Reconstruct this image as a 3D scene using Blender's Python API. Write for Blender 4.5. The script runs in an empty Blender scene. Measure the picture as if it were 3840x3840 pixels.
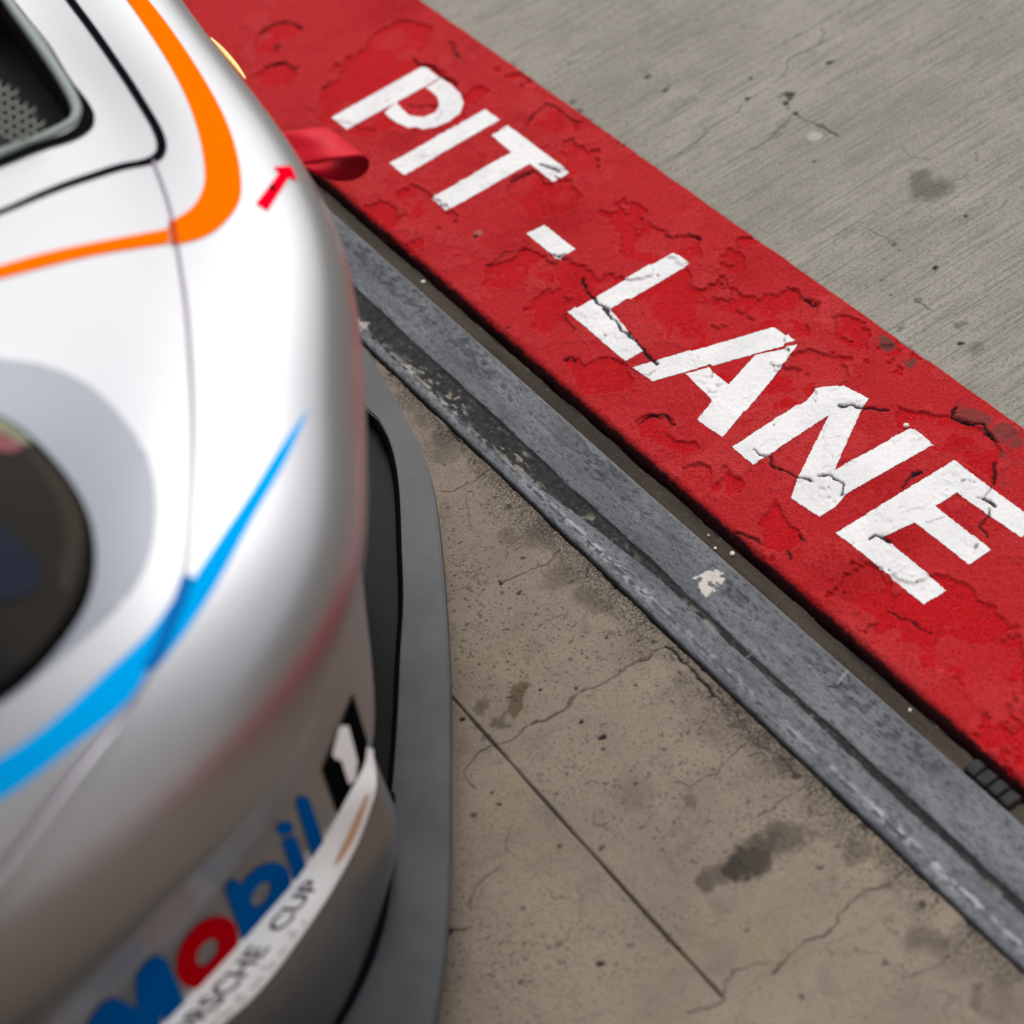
import bpy, math, random
import numpy as np
from mathutils import Matrix, Vector, geometry
from mathutils.bvhtree import BVHTree
random.seed(7)
SC = bpy.context.scene
COL = SC.collection

# ------------------------------------------------------------------ camera
CAM_R = np.array([[0.5390830909538596, 0.8193401013023872, -0.1951184754077034],
                  [0.5212826164000866, -0.5065313744207894, -0.6867972048330322],
                  [-0.6615541209052461, 0.2685288906713385, -0.7001702507162864]])   # right, down, forward
CAM_H = 1.6
cd = bpy.data.cameras.new('camera'); cam = bpy.data.objects.new('camera', cd); COL.objects.link(cam)
r_, d_, f_ = CAM_R
cam.matrix_world = Matrix(((r_[0], -d_[0], -f_[0], 0), (r_[1], -d_[1], -f_[1], 0), (r_[2], -d_[2], -f_[2], CAM_H), (0, 0, 0, 1)))
cd.sensor_width = 24.0; cd.sensor_height = 24.0; cd.lens = 50.0
cd.clip_start = 0.05; cd.clip_end = 500
cd.dof.use_dof = True; cd.dof.focus_distance = 2.27; cd.dof.aperture_fstop = 2.2; cd.dof.aperture_blades = 0
SC.camera = cam
SC.render.resolution_x = 1024; SC.render.resolution_y = 1024

# ------------------------------------------------------------------ light
SUN_EL, SUN_AZ = 58.0, 135.0          # azimuth of the sun's direction, from +X counter-clockwise
w = bpy.data.worlds.new('World'); SC.world = w; w.use_nodes = True
wt = w.node_tree; wt.nodes.clear()
sky = wt.nodes.new('ShaderNodeTexSky'); sky.sky_type = 'NISHITA'; sky.sun_disc = False
sky.sun_elevation = math.radians(SUN_EL); sky.sun_rotation = math.radians(90 - SUN_AZ)
sky.dust_density = 6.0; sky.air_density = 1.2; sky.ozone_density = 1.0
hs = wt.nodes.new('ShaderNodeHueSaturation'); hs.inputs['Saturation'].default_value = 0.22
bg = wt.nodes.new('ShaderNodeBackground'); bg.inputs['Strength'].default_value = 0.15
wo = wt.nodes.new('ShaderNodeOutputWorld')
wt.links.new(sky.outputs[0], hs.inputs['Color']); wt.links.new(hs.outputs[0], bg.inputs[0]); wt.links.new(bg.outputs[0], wo.inputs[0])
sl = bpy.data.lights.new('sun', 'SUN'); sl.energy = 0.4; sl.angle = math.radians(22); sl.color = (1.0, 0.965, 0.92)
so = bpy.data.objects.new('sun', sl); COL.objects.link(so)
sd = Vector((math.cos(math.radians(SUN_EL)) * math.cos(math.radians(SUN_AZ)), math.cos(math.radians(SUN_EL)) * math.sin(math.radians(SUN_AZ)), math.sin(math.radians(SUN_EL))))
so.rotation_euler = sd.to_track_quat('Z', 'Y').to_euler(); so.location = sd * 20
SC.view_settings.view_transform = 'Standard'; SC.view_settings.look = 'None'
SC.view_settings.exposure = 0.60; SC.view_settings.gamma = 1.0
SC.render.engine = 'CYCLES'

# ------------------------------------------------------------------ measuring helpers (survey of the photograph)
CROPS = {'S': (0, 0, 1), 'c1': (0, 0, .3386), 'c2': (0, 603.7, .3386), 'c3': (0, 1278, .3386), 'c4': (452.8, 1207.5, .23437),
         'cA': (301.9, 1358.4, .23437), 'c6': (452.8, 150.9, .2604), 'c7': (603.7, 603.7, .2865), 'cB': (603.7, 603.7, .3125),
         'r1': (553.4, 50.3, .3646), 'r2': (1006.2, 553.4, .3125), 'r3': (1358.4, 754.7, .3125), 'r4': (1006.2, 955.9, .3125),
         'r5': (805, 1257.8, .3386), 'r6': (1277.9, 0, .3386), 'r7': (805, 0, .2865), 'c8': (1479.2, 1328.2, .3125), 'h': (0, 0, .18229)}
def px(k, pts):
    ox, oy, s = CROPS[k]
    return np.array(pts, float).reshape(-1, 2) * s + [ox, oy]
def rays(p):
    p = (np.asarray(p, float).reshape(-1, 2) * (3840 / 1932) - 1920) / 8000.0
    return np.c_[p, np.ones(len(p))] @ CAM_R
def at(p, z):
    d = rays(p); t = (np.asarray(z) - CAM_H) / d[:, 2]
    return np.c_[d[:, 0] * t, d[:, 1] * t, CAM_H + d[:, 2] * t]
def G(k, pts, z=0.0): return at(px(k, pts), z)[:, :2]

# ------------------------------------------------------------------ numeric noise and distance fields
def _hash(ix, iy, seed):
    h = (ix.astype(np.int64) * 374761393 + iy.astype(np.int64) * 668265263 + seed * 982451653) & 0x7fffffff
    h = ((h ^ (h >> 13)) * 1274126177) & 0x7fffffff
    return ((h ^ (h >> 16)) & 0xffff) / 65535.0
def vnoise(x, y, seed=0):
    ix = np.floor(x); iy = np.floor(y); fx = x - ix; fy = y - iy
    fx = fx * fx * (3 - 2 * fx); fy = fy * fy * (3 - 2 * fy)
    a = _hash(ix, iy, seed); b = _hash(ix + 1, iy, seed); c = _hash(ix, iy + 1, seed); d = _hash(ix + 1, iy + 1, seed)
    return (a * (1 - fx) + b * fx) * (1 - fy) + (c * (1 - fx) + d * fx) * fy
def fbm(x, y, sc, o=5, seed=0, g=.5):
    s = 0; a = 1; t = 0
    for i in range(o):
        s = s + a * vnoise(x * sc + 17.3 * i, y * sc - 9.1 * i, seed + i); t += a; a *= g; sc *= 2.03
    return s / t
def sstep(a, b, x):
    t = np.clip((x - a) / (b - a), 0, 1); return t * t * (3 - 2 * t)
def dline(x, y, P, reach=.02):
    """distance to a polyline, only worked out near it"""
    P = np.asarray(P); out = np.full(x.shape, 9.0)
    for a, b in zip(P[:-1], P[1:]):
        lo = np.minimum(a, b) - reach; hi = np.maximum(a, b) + reach
        m = np.nonzero((x > lo[0]) & (x < hi[0]) & (y > lo[1]) & (y < hi[1]))
        if len(m[0]) == 0: continue
        px_, py_ = x[m] - a[0], y[m] - a[1]; d = b - a
        t = np.clip((px_ * d[0] + py_ * d[1]) / (d @ d + 1e-12), 0, 1)
        out[m] = np.minimum(out[m], np.hypot(px_ - t * d[0], py_ - t * d[1]))
    return out
def inside(x, y, P):
    P = np.asarray(P); r = np.zeros(x.shape, bool)
    for a, b in zip(P, np.roll(P, -1, 0)):
        if a[1] == b[1]: continue
        c = ((a[1] > y) != (b[1] > y)) & (x < (b[0] - a[0]) * (y - a[1]) / (b[1] - a[1]) + a[0]); r ^= c
    return r
def spoly(x, y, P, reach=.03):
    """signed distance, positive inside"""
    P = np.asarray(P); d = dline(x, y, np.vstack([P, P[:1]]), reach)
    lo = P.min(0); hi = P.max(0); out = -d
    m = np.nonzero((x > lo[0]) & (x < hi[0]) & (y > lo[1]) & (y < hi[1]))
    if len(m[0]):
        ins = inside(x[m], y[m], P); out[m] = np.where(ins, d[m], -d[m])
    return out

# ------------------------------------------------------------------ mesh helpers
def link(name, me, mat=None, parent=None, smooth=True, **props):
    o = bpy.data.objects.new(name, me); COL.objects.link(o)
    if mat: me.materials.append(mat)
    if smooth: me.polygons.foreach_set('use_smooth', np.ones(len(me.polygons), bool))
    if parent: o.parent = parent
    for k, v in props.items(): o[k] = v
    return o
def mesh_np(name, V, F, attrs=None):
    V = np.asarray(V, np.float32); F = np.asarray(F, np.int32)
    me = bpy.data.meshes.new(name); me.vertices.add(len(V)); me.vertices.foreach_set('co', V.ravel())
    k = F.shape[1]; me.loops.add(F.size); me.loops.foreach_set('vertex_index', F.ravel())
    me.polygons.add(len(F)); me.polygons.foreach_set('loop_start', np.arange(0, F.size, k, dtype=np.int32))
    try: me.polygons.foreach_set('loop_total', np.full(len(F), k, np.int32))
    except Exception: pass
    for n, v in (attrs or {}).items():
        a = me.attributes.new(n, 'FLOAT', 'POINT'); a.data.foreach_set('value', np.asarray(v, np.float32).ravel())
    me.update(calc_edges=True); me.validate()
    return me
def quads(n, m, close_u=False):
    """grid of n x m vertices, index i*m+j"""
    i, j = np.meshgrid(np.arange(n if close_u else n - 1), np.arange(m - 1), indexing='ij')
    i2 = (i + 1) % n
    return np.stack([i * m + j, i2 * m + j, i2 * m + j + 1, i * m + j + 1], -1).reshape(-1, 4)
def pymesh(name, V, F):
    me = bpy.data.meshes.new(name); me.from_pydata([tuple(v) for v in V], [], [tuple(f) for f in F]); me.update(); return me
def resample(P, step=None, n=None, closed=False):
    P = np.asarray(P, float)
    if closed: P = np.vstack([P, P[:1]])
    L = np.r_[0, np.cumsum(np.linalg.norm(np.diff(P, axis=0), axis=1))]
    if n is None: n = max(2, int(L[-1] / step) + 1)
    t = np.linspace(0, L[-1], n)
    R = np.stack([np.interp(t, L, P[:, k]) for k in range(P.shape[1])], -1)
    return R[:-1] if closed else R
def ncs(t, Y, tq):
    """natural cubic spline through (t, Y)"""
    t = np.asarray(t, float); Y = np.asarray(Y, float); n = len(t); h = np.diff(t)
    A = np.zeros((n, n)); B = np.zeros((n,) + Y.shape[1:]); A[0, 0] = A[-1, -1] = 1
    for i in range(1, n - 1):
        A[i, i - 1] = h[i - 1]; A[i, i] = 2 * (h[i - 1] + h[i]); A[i, i + 1] = h[i]
        B[i] = 6 * ((Y[i + 1] - Y[i]) / h[i] - (Y[i] - Y[i - 1]) / h[i - 1])
    M = np.linalg.solve(A, B.reshape(n, -1)).reshape(B.shape)
    k = np.clip(np.searchsorted(t, tq, 'right') - 1, 0, n - 2)
    hh = h[k]; a = (t[k + 1] - tq) / hh; b = (tq - t[k]) / hh
    sh = (-1,) + (1,) * (Y.ndim - 1); a = a.reshape(sh); b = b.reshape(sh); hh = hh.reshape(sh)
    return a * Y[k] + b * Y[k + 1] + ((a ** 3 - a) * M[k] + (b ** 3 - b) * M[k + 1]) * hh * hh / 6
def curve(P, n, closed=False):
    """smooth curve through the points"""
    P = np.asarray(P, float)
    if closed: P = np.vstack([P[-3:], P, P[:4]])
    L = np.r_[0, np.cumsum(np.linalg.norm(np.diff(P, axis=0), axis=1))]
    if closed:
        a, b = L[3], L[len(P) - 4]; return ncs(L, P, np.linspace(a, b, n, endpoint=False))
    return ncs(L, P, np.linspace(0, L[-1], n))
def fill(outer, holes=(), step=4.0, jitter=0.0):
    """triangles with inner points for an outline (2-D)"""
    rings = [resample(outer, step * .6, closed=True)] + [resample(h, step * .6, closed=True) for h in holes]
    if jitter:
        rings = [r + (np.stack([fbm(r[:, 0], r[:, 1], .35 / step * 2, 3, 3), fbm(r[:, 0], r[:, 1], .35 / step * 2, 3, 8)], -1) - .5) * jitter for r in rings]
    pts = []; ed = []
    for r in rings:
        b = len(pts); pts += [tuple(q) for q in r]; n = len(r); ed += [(b + i, b + (i + 1) % n) for i in range(n)]
    lo = rings[0].min(0); hi = rings[0].max(0)
    gx, gy = np.meshgrid(np.arange(lo[0], hi[0], step), np.arange(lo[1], hi[1], step)); gx = gx.ravel(); gy = gy.ravel()
    ok = spoly(gx, gy, rings[0], step * 3) > step * .45
    for h in rings[1:]: ok &= spoly(gx, gy, h, step * 3) < -step * .45
    pts += list(zip(gx[ok], gy[ok]))
    v, e, f, *_ = geometry.delaunay_2d_cdt([Vector(p) for p in pts], ed, [], 0, 1e-7)
    V = np.array([tuple(q) for q in v]); F = np.array([tuple(t) for t in f])
    c = V[F].mean(1); ok = inside(c[:, 0], c[:, 1], rings[0])
    for h in rings[1:]: ok &= ~inside(c[:, 0], c[:, 1], h)
    return V, F[ok]

# ------------------------------------------------------------------ material helper
class Mat:
    def __init__(s, name, **pr):
        s.m = bpy.data.materials.new(name); s.m.use_nodes = True; s.t = s.m.node_tree
        s.b = s.t.nodes['Principled BSDF']
        for k, v in pr.items(): s.b.inputs[k.replace('_', ' ')].default_value = v
    def n(s, ty, **kw):
        o = s.t.nodes.new('ShaderNode' + ty)
        for k, v in kw.items(): setattr(o, k, v)
        return o
    def l(s, a, b): s.t.links.new(a, b)
    def put(s, sock, v):
        if hasattr(v, 'is_output'): s.l(v, sock)
        else: sock.default_value = v
    def attr(s, name):
        a = s.n('Attribute'); a.attribute_name = name; return a.outputs['Fac']
    def co(s, scale=(1, 1, 1)):
        t = s.n('TexCoord'); m = s.n('Mapping'); m.inputs['Scale'].default_value = scale; s.l(t.outputs['Object'], m.inputs[0]); return m.outputs[0]
    def noise(s, sc, det=4, rough=.55, scale=(1, 1, 1), dist=0):
        t = s.n('TexNoise'); s.l(s.co(scale), t.inputs['Vector']); t.inputs['Scale'].default_value = sc; t.inputs['Detail'].default_value = det
        t.inputs['Roughness'].default_value = rough; t.inputs['Distortion'].default_value = dist; return t.outputs['Fac']
    def vor(s, sc, feature='F1', scale=(1, 1, 1), warp=0):
        t = s.n('TexVoronoi', feature=feature); v = s.co(scale)
        if warp:
            nz = s.n('TexNoise'); nz.inputs['Scale'].default_value = sc * 2.5; nz.inputs['Detail'].default_value = 4; s.l(v, nz.inputs['Vector'])
            mx = s.n('VectorMath', operation='MULTIPLY_ADD'); s.l(nz.outputs['Color'], mx.inputs[0]); mx.inputs[1].default_value = (warp,) * 3; s.l(v, mx.inputs[2]); v = mx.outputs[0]
        s.l(v, t.inputs['Vector']); t.inputs['Scale'].default_value = sc; return t.outputs['Distance']
    def ramp(s, v, a, b, lo=0.0, hi=1.0):
        t = s.n('MapRange'); t.interpolation_type = 'SMOOTHSTEP'; s.put(t.inputs[0], v)
        for i, q in enumerate((a, b, lo, hi)): t.inputs[i + 1].default_value = q
        return t.outputs[0]
    def math(s, op, a, b=0.0):
        t = s.n('Math', operation=op); s.put(t.inputs[0], a); s.put(t.inputs[1], b); return t.outputs[0]
    def mix(s, f, a, b, mode='MIX'):
        t = s.n('Mix', data_type='RGBA', blend_type=mode); s.put(t.inputs[0], f)
        for i, v in ((6, a), (7, b)):
            if hasattr(v, 'is_output'): s.l(v, t.inputs[i])
            else: t.inputs[i].default_value = tuple(v) + (1,) if len(v) == 3 else v
        return t.outputs[2]
    def color(s, v): s.put(s.b.inputs['Base Color'], v if hasattr(v, 'is_output') else tuple(v) + (1,))
    def bump(s, h, strength=.5, dist=.001):
        t = s.n('Bump'); t.inputs['Strength'].default_value = strength; t.inputs['Distance'].default_value = dist; s.l(h, t.inputs['Height']); s.l(t.outputs[0], s.b.inputs['Normal'])

# ================================================================== GROUND
def axis(lo, hi, step, far_lo, far_hi):
    a = np.arange(lo, hi + step * .5, step); out = [a]
    def grow(d, lim, s):
        r = []; x = 0; st = s
        while x < lim: st *= 1.35; x += st; r.append(min(x, lim))
        return np.array(r)
    if far_lo is not None: out.insert(0, lo - grow(-1, lo - far_lo, step)[::-1])
    if far_hi is not None: out.append(a[-1] + grow(1, far_hi - a[-1], step))
    return np.concatenate(out)
def ground_mesh(name, xs, ys, field):
    X, Y = np.meshgrid(xs, ys, indexing='ij')
    Xo, Yo, Z, at_ = field(X, Y)
    return mesh_np(name, np.stack([Xo, Yo, Z], -1).reshape(-1, 3), quads(len(xs), len(ys)), {k: v for k, v in at_.items()})

def marks(x, y, cracks, blobs=()):
    """dark cracks and edge shade lines (k, pts, width mm) and stains (k, centre, radius px, strength)"""
    wx = x + (fbm(x, y, 110, 4, 41) - .5) * .007; wy = y + (fbm(x, y, 110, 4, 47) - .5) * .007
    wx2 = x + (fbm(x, y, 45, 4, 51) - .5) * .022 + (fbm(x, y, 150, 4, 52) - .5) * .014; wy2 = y + (fbm(x, y, 45, 4, 57) - .5) * .022 + (fbm(x, y, 150, 4, 58) - .5) * .014
    dark = np.zeros(x.shape); wv = .35 + 1.3 * fbm(x, y, 60, 3, 61)
    for k, pts, mm in cracks:
        d = dline(wx, wy, G(k, pts), .012); h = mm * .00036 * wv
        dark = np.maximum(dark, np.clip((h + .0009 - d) / .0011, 0, 1) * min(1, .45 + mm * .25))
    for k, c, r, st in blobs:
        ctr = G(k, [c])[0]; s = CROPS[k][2] * .00112 * r
        m = (np.abs(x - ctr[0]) < s * 3) & (np.abs(y - ctr[1]) < s * 3)
        if not m.any(): continue
        small = r * CROPS[k][2] < 8; s *= .75 if small else 1
        X2, Y2 = (wx, wy) if small else (wx2, wy2)
        d = np.hypot(X2[m] - ctr[0], Y2[m] - ctr[1])
        dark[m] = np.maximum(dark[m], st * (1 - sstep(s * .55, s * 1.25, d)))
    return dark

# ---- lower concrete (garage apron)
LOW_CR = [('r4', [(0, 1280), (60, 1260), (180, 1200), (220, 1130), (280, 1090), (400, 1050), (500, 980), (600, 920), (680, 900), (730, 840), (790, 820)], 1.3),
          ('r4', [(790, 820), (850, 860), (900, 920), (940, 950), (990, 1010), (1060, 1060), (1080, 1110)], 4),
          ('r4', [(1080, 1110), (1200, 1200), (1330, 1390), (1560, 1540), (1580, 1620)], 1.5),
          ('r5', [(830, 125), (780, 200), (690, 260), (590, 295), (530, 330), (480, 390), (380, 415), (300, 440), (220, 530), (200, 590), (260, 660)], 1.2),
          ('r4', [(1290, 1410), (1210, 1460), (1120, 1550), (1100, 1590), (1010, 1620), (950, 1670), (890, 1640), (800, 1640)], .9),
          ('r4', [(1690, 1620), (1600, 1680), (1500, 1730), (1460, 1780), (1350, 1850)], 1.1),
          ('c8', [(740, 970), (640, 1070), (480, 1100), (430, 1160), (330, 1250), (330, 1300), (230, 1390), (130, 1410), (0, 1530), (-80, 1600)], 1.5),
          ('c8', [(1130, 1370), (1060, 1440), (950, 1540), (850, 1600), (700, 1640)], .9),
          ('r5', [(1900, 1620), (1700, 1680), (1660, 1740), (1650, 1840), (1600, 1880), (1450, 1900)], 1.0),
          ('r5', [(400, 1100), (310, 1160), (240, 1260), (230, 1340)], .8), ('r5', [(90, 1455), (230, 1435)], 1.6), ('r5', [(470, 860), (430, 950), (450, 1010)], .5),
          ('r5', [(640, 1200), (710, 1270), (800, 1260)], .4), ('r5', [(920, 770), (920, 850), (1000, 890)], .5), ('r5', [(1290, 740), (1210, 860)], .3),
          ('c7', [(1932, 1740), (1830, 1760)], .6), ('c7', [(1570, 1490), (1520, 1560), (1450, 1590), (1330, 1640), (1230, 1690), (1170, 1715)], 1.3),
          ('c7', [(1100, 970), (1000, 1040), (870, 1100), (790, 1110)], 1.0), ('c7', [(690, 630), (640, 670)], .8), ('c7', [(830, 690), (930, 790)], 2.2),
          ('c7', [(860, 1760), (960, 1740), (1000, 1770)], .8), ('c7', [(960, 1150), (980, 1340)], .6), ('c7', [(1340, 1230), (1290, 1300)], .8), ('c7', [(860, 1660), (1040, 1620)], .5),
          ('c7', [(1780, 1610), (1740, 1690)], .8), ('r4', [(0, 720), (60, 670), (200, 620)], .5), ('r4', [(330, 330), (325, 400)], 1), ('r4', [(680, 660), (560, 740)], .6), ('r4', [(960, 1120), (1050, 1090)], .8)]
LOW_BL = [('r5', (190, 268), 9, 1), ('r5', (620, 105), 7, .9), ('r5', (820, 95), 8, .9), ('r5', (850, 284), 9, 1), ('r5', (975, 375), 13, 1), ('r5', (980, 438), 9, .8), ('r5', (1160, 84), 8, .9),
          ('r5', (955, 1638), 13, 1), ('r5', (245, 815), 11, .7), ('r5', (395, 748), 8, .8), ('r5', (355, 688), 7, .8), ('r5', (1150, 630), 10, .8), ('r5', (1875, 700), 9, .7),
          ('r5', (740, 980), 10, .7), ('r5', (965, 990), 14, .7), ('r5', (1775, 1448), 8, .7), ('r5', (505, 1740), 11, .7), ('r5', (525, 1335), 8, .6), ('r5', (120, 1458), 15, 1), ('r5', (720, 1530), 14, .45), ('r5', (680, 1550), 10, .4),
          ('r5', (300, 212), 24, .5), ('r5', (385, 290), 26, .55), ('r5', (325, 375), 20, .5), ('r5', (270, 310), 16, .4),
          ('r5', (1140, 680), 60, .22), ('r5', (1740, 1085), 42, .85), ('r5', (1840, 1030), 52, .8), ('r5', (1900, 960), 45, .7), ('r5', (1940, 900), 40, .55), ('r5', (1660, 1120), 34, .5), ('r5', (1570, 1160), 30, .6), ('r5', (1450, 700), 30, .35),
          ('c8', (0, 800), 62, .55), ('c8', (40, 830), 40, .5), ('c8', (120, 750), 26, .35), ('c8', (420, 850), 34, .4), ('c8', (400, 820), 20, .3), ('c8', (830, 1390), 50, .4), ('c8', (900, 1440), 38, .4), ('c8', (1320, 1800), 70, .22), ('c8', (1190, 1770), 26, .45),
          ('c8', (825, 1193), 14, .8), ('c8', (915, 1170), 10, .8), ('c8', (65, 410), 16, .8), ('c8', (40, 370), 14, .7), ('c8', (95, 1748), 12, .7), ('c8', (605, 1550), 13, .5), ('c8', (470, 720), 16, .5), ('c8', (1140, 1345), 16, .5), ('c8', (210, 965), 8, .7),
          ('r4', (160, 400), 62, .28), ('r4', (390, 590), 42, .4), ('r4', (430, 560), 26, .35), ('r4', (60, 180), 40, .3), ('r4', (720, 795), 10, .7), ('r4', (635, 790), 8, .7), ('r4', (435, 770), 8, .8), ('r4', (245, 1070), 7, .9), ('r4', (320, 885), 7, .9), ('r4', (615, 1055), 8, .9), ('r4', (28, 1082), 8, .9), ('r4', (1200, 1200), 40, .35), ('r4', (1250, 1290), 30, .35), ('r4', (1350, 1390), 30, .35), ('r4', (1500, 1500), 30, .45), ('r4', (560, 1690), 50, .2),
          ('c7', (800, 760), 50, .35), ('c7', (830, 850), 60, .3), ('c7', (1230, 1210), 20, .6), ('c7', (1230, 1400), 34, .35), ('c7', (1430, 1400), 55, .35), ('c7', (1500, 1330), 40, .3), ('c7', (1180, 1715), 13, 1), ('c7', (1300, 1775), 11, .9), ('c7', (1320, 1545), 12, .8), ('c7', (1250, 1100), 10, .7), ('c7', (1600, 1650), 40, .35), ('c7', (1740, 1800), 45, .4), ('c7', (460, 335), 22, .7)]
JOINT_Y = .429
def low_field(X, Y):
    dark = marks(X, Y, LOW_CR, LOW_BL)
    # saw cut that runs along the apron up to the bottom of the picture
    end = at(px('r5', [(1660, 1840)]), 0)[0]
    jy = JOINT_Y + (fbm(X, Y * 0, 4, 3, 71) - .5) * .006
    jw = .0006 + .0018 * fbm(X, Y * 0, 18, 3, 73); j = np.clip((jw + .0006 - np.abs(Y - jy)) / .0009, 0, 1) * sstep(end[0] + .004, end[0] - .01, X)
    g1 = fbm(X, Y, 30, 5, 81); edge = np.clip(1 - (.6375 - Y) / (.05 + .05 * fbm(X, Y, 9, 2, 83)), 0, 1)
    grime = sstep(.50, .68, g1 * .75 + edge * .34) * edge
    gap = np.clip((Y - (.6361 + .0020 * (fbm(X, Y * 0, 26, 6, 91, .65) - .5) * 2)) / .0012, 0, 1)
    stain = sstep(-.0015, .0015, spoly(X + (fbm(X, Y, 50, 3, 5) - .5) * .006, Y, G('r5', [(460, 90), (520, 60), (575, 70), (530, 150), (535, 210), (480, 275), (445, 230), (455, 150)])))
    pits = sstep(.72, .80, fbm(X, Y, 420, 2, 95)) * sstep(.40, .60, fbm(X, Y, 8, 3, 97))
    Z = -.006 - .0012 * dark - .002 * j - .022 * gap + (fbm(X, Y, 5, 3, 99) - .5) * .002 - .0003 * pits + (fbm(X, Y, 160, 3, 98) - .5) * .0007
    return X, Y, Z, {'dark': np.maximum.reduce([dark, j * .85, gap, pits * .8]), 'grime': grime, 'stain': stain}
m = Mat('apron_concrete', Roughness=.82); m.b.inputs['Specular IOR Level'].default_value = .1
base = m.mix(m.ramp(m.noise(5, 5, .6), .35, .65), (0.1428, 0.1147, 0.0908), (0.1823, 0.1480, 0.1150))
base = m.mix(m.ramp(m.noise(9, 4, .6), .55, .75, 0, .55), base, (0.1823, 0.1464, 0.0938))
base = m.mix(m.ramp(m.noise(23, 6, .65, dist=.6), .52, .70, 0, .5), base, (0.0941, 0.0776, 0.0679))
base = m.mix(m.ramp(m.noise(260, 4, .7), .30, .46, .5, 0), base, (0.0607, 0.0508, 0.0423))
base = m.mix(m.ramp(m.noise(520, 2, .6), .60, .75, 0, .35), base, (0.2552, 0.2210, 0.1816))
hair = m.math('MULTIPLY', m.ramp(m.vor(7, 'DISTANCE_TO_EDGE', warp=.10), .0, .0075, 1, 0), m.ramp(m.noise(3.3, 3), .48, .60, 0, .55))
base = m.mix(hair, base, (0.0425, 0.0328, 0.0273))
base = m.mix(m.ramp(m.noise(480, 3, .75), .36, .44, .55, 0), base, (0.0313, 0.0246, 0.0204))
base = m.mix(m.math('MULTIPLY', m.math('MULTIPLY', m.attr('grime'), m.ramp(m.noise(330, 4, .75), .42, .56)), .9), base, (0.0274, 0.0251, 0.0230))
base = m.mix(m.math('MULTIPLY', m.attr('stain'), .72), base, (0.0517, 0.0299, 0.0132))
base = m.mix(m.attr('dark'), base, (0.0098, 0.0084, 0.0078))
m.color(base); m.bump(m.math('ADD', m.noise(330, 5, .65), m.math('MULTIPLY', m.noise(60, 4), .7)), .55, .0011); APRON = m.m
me = ground_mesh('ground', axis(-2.02, -.62, .00125, -60, 60), np.r_[-60, -20, -6, -2, -1, -.5, -.2, np.arange(0, .16, .02), np.arange(.165, .6375, .00125), .6378], low_field)
link('ground', me, APRON, kind='structure')

# ---- upper concrete (pit lane)
UP_CR = [('r6', [(980, 0), (880, 60), (790, 115)], 1.0), ('r6', [(800, 130), (812, 170), (790, 230), (700, 275), (620, 310), (610, 370), (570, 420), (500, 480), (400, 540), (330, 610), (200, 690), (150, 740), (80, 800), (0, 840), (-60, 870)], 1.1),
         ('r6', [(790, 230), (850, 200)], .7), ('r6', [(1240, 800), (1290, 850), (1400, 880)], .7), ('r6', [(1670, 880), (1665, 830)], .7), ('r6', [(1840, 1100), (1800, 1150)], .6),
         ('r7', [(1830, 820), (1840, 860), (1700, 970), (1600, 1030), (1510, 1085)], .8), ('r7', [(1660, 510), (1560, 580), (1440, 600)], 1.0), ('r7', [(1400, 440), (1470, 470)], 1.2),
         ('r6', [(650, 620), (700, 660), (760, 670), (820, 700), (890, 745)], 2.0), ('r6', [(1080, 1270), (1190, 1330)], 1.0), ('r6', [(1500, 1020), (1620, 960)], .8), ('r6', [(640, 630), (560, 710), (500, 770), (400, 830)], 1.3), ('r6', [(1320, 1655), (1370, 1680), (1410, 1705)], 2)]
UP_BL = [('r6', (610, 520), 24, .95), ('r6', (605, 562), 17, .9), ('r6', (652, 618), 15, .95), ('r6', (615, 590), 10, .7), ('r6', (580, 680), 30, .3), ('r6', (530, 740), 26, .25), ('r6', (800, 690), 18, .5), ('r6', (1345, 965), 50, .5), ('r6', (1400, 1040), 62, .5), ('r6', (1370, 1000), 50, .45), ('r6', (1470, 1040), 36, .35),
         ('r6', (845, 335), 16, 1), ('r6', (405, 422), 11, 1), ('r6', (395, 537), 13, 1), ('r6', (1440, 1478), 15, 1), ('r6', (1607, 1195), 11, 1), ('r6', (1580, 1902), 11, 1), ('r6', (1208, 1350), 16, .6), ('r6', (1240, 1820), 20, .45), ('r6', (1560, 1800), 20, .5), ('r6', (1600, 1790), 18, .45), ('r6', (1345, 1660), 18, .45),
         ('r6', (765, 885), 8, .9), ('r6', (570, 895), 10, .6), ('r6', (1670, 880), 8, .8), ('r6', (105, 97), 8, .8), ('r6', (665, 182), 8, .8), ('r6', (370, 140), 7, .7), ('r6', (1690, 90), 12, .4), ('r6', (1135, 1550), 12, .4), ('r6', (1190, 1632), 9, .6), ('r6', (1240, 1380), 8, .6), ('r6', (1660, 1915), 26, .35),
         ('r7', (935, 398), 14, .6), ('r7', (1565, 578), 20, .9), ('r7', (1450, 488), 18, .8), ('r7', (1600, 550), 14, .5), ('r7', (960, 655), 22, .6), ('r7', (1000, 720), 24, .6), ('r7', (1060, 780), 26, .55), ('r7', (1130, 830), 18, .5), ('r7', (1300, 935), 14, .6), ('r7', (60, 65), 14, .5), ('r7', (560, 410), 18, .4), ('r7', (620, 450), 16, .4), ('r7', (1690, 650), 40, .22), ('r7', (1640, 680), 30, .2)]
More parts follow.
